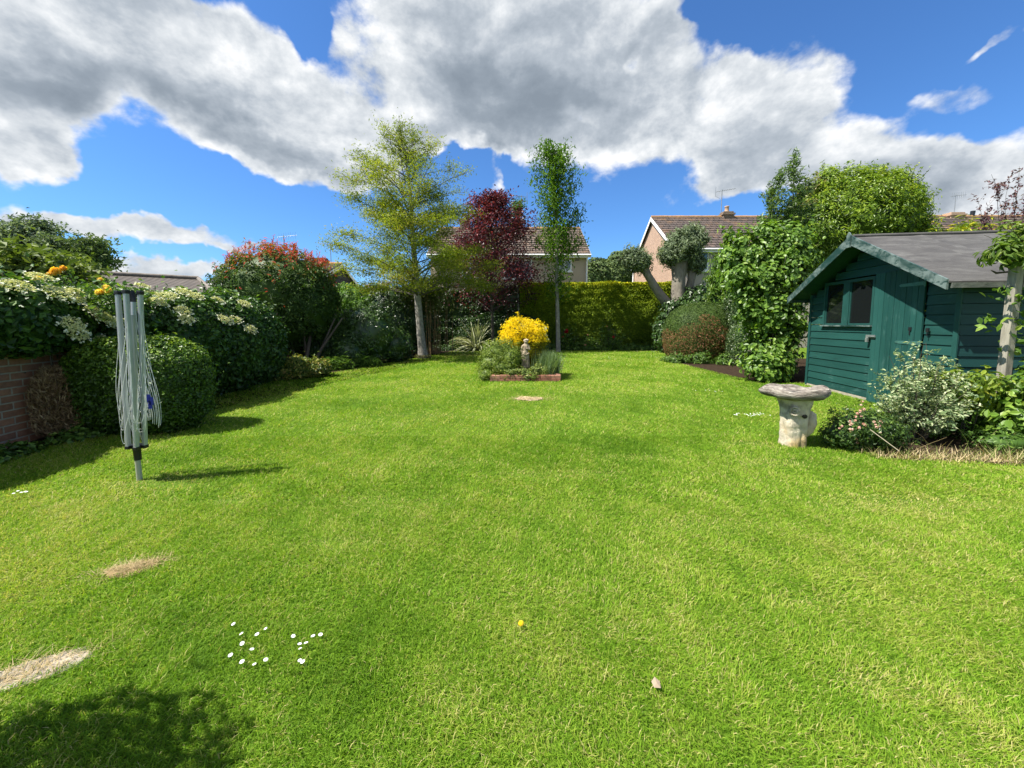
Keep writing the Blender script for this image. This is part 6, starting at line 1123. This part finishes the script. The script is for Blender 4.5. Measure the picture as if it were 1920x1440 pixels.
# ================================================================== rotary airer
def airer():
    g = G(262, 900); X, Y = g[0], g[1]; r = thing('rotary_clothes_airer', (X, Y, 0), 'folded grey rotary clothes airer with slack lines standing in the lawn', 'clothes airer')
    m = MB(); top = P(257, 850, Y); m.tube([(X, Y, -.05), top], .019, 14); m.build('ground_pole', plain('pole_green_grey', (.36, .37, .30), .5, .2), r)
    c0 = P(259, 862, Y); c1 = P(256, 836, Y); m = MB(); m.tube([c0, c0 + (c1 - c0) * .7, c1], [.024, .025, .034], 14); m.box(c1 + (-.05, -.045, -.01), c1 + (.05, .045, .012)); m.build('collar', BLACK, r)
    alu = plain('airer_tube', (.40, .43, .46), .42, .45, var=.08, scale=5); hubz = c1[2]
    bots = [P(241, 839, Y - .05), P(256, 841, Y - .06), P(272, 837, Y), P(257, 838, Y + .06)]; tops = [P(221, 549, Y - .06), P(236, 547, Y - .09), P(263, 549, Y - .02), P(250, 553, Y + .09)]
    m = MB(); m.tube([c1, P(246, 590, Y)], .017, 12); m.build('centre_pole', alu, r)
    for b, t in zip(bots, tops):
        a = MB(); a.beam(b, t, .024, .032, (0, 1, 0)); ar = a.build('arm', alu, r, bevel=.006); e = MB(); e.beam(t - (t - b) * .012, t + (t - b) * .012, .030, .038, (0, 1, 0)); q = e.build('end_cap', BLACK, r, bevel=.004); q.parent = ar; e = MB(); e.beam(b - (t - b) * .01, b + (t - b) * .012, .030, .038, (0, 1, 0)); q = e.build('foot_cap', BLACK, r, bevel=.004); q.parent = ar
    h = MB(); hc = P(246, 556, Y); h.tube([hc - (0, 0, .04), hc + (0, 0, .045)], [.03, .022], 10); h.build('top_hub', BLACK, r)
    cord = plain('line_cord', (.62, .64, .61), .5, var=.05)
    bul = [(-.055, -.03), (.02, -.11), (.11, .0), (-.02, .06)]; pairs = [(0, 3), (1, 0), (2, 1), (3, 2)]
    for s, (i, j) in enumerate(((0, 1), (1, 2), (2, 3), (3, 0))):
        m = MB()
        for k in range(8 if s in (1, 2) else 4):
            f = 1 - k * (.10 if s in (1, 2) else .19); A = bots[i] + (tops[i] - bots[i]) * (f - .015); B = bots[j] + (tops[j] - bots[j]) * (f - .015); drop = ((1.04 if s in (1, 2) else .86) - .13 * k) * rng.uniform(.95, 1.03); bx, by = (( -.05, -.06), (.03, -.10), (.17, -.02), (.02, .08))[s]
            if s == 1: bx = .10 if k % 2 else .02
            sc = 1 - .08 * k; tt = np.linspace(0, 1, 34); y = 1 - np.abs(2 * tt - 1) ** 5.0; 
            side = np.sign(tt - .5) * np.minimum(1, np.abs(2 * tt - 1) ** .35)
            z = (A[2] + (B[2] - A[2]) * tt) - drop * (1 - np.abs(2 * tt - 1) ** 1.0) ** .62 ; sw = np.sin(np.clip(1 - np.abs(2 * tt - 1), 0, 1) * pi * .62) ** 1.3
            leg = .5 + .5 * side; px = A[0] + (B[0] - A[0]) * leg + bx * sc * sw * (.75 + .25 * side); py = A[1] + (B[1] - A[1]) * leg + by * sc * sw
            m.tube(np.stack([px, py, z], 1), .0016, 5, cap=False)
        m.build('washing_line', cord, r)
    for (u, v) in ((278, 747), (283, 752), (281, 759)):
        p = MB(); c = P(u, v, Y - .05); p.box(c - (.008, .006, .03), c + (.006, .006, .03)); p.box(c + (.007, -.006, -.03), c + (.014, .006, .028)); p.build('peg', plain('blue_peg', (.03, .04, .35), .4), r)
airer()
print('objects', len(bpy.data.objects), 'verts', sum(len(o.data.vertices) for o in bpy.data.objects if o.type == 'MESH'))
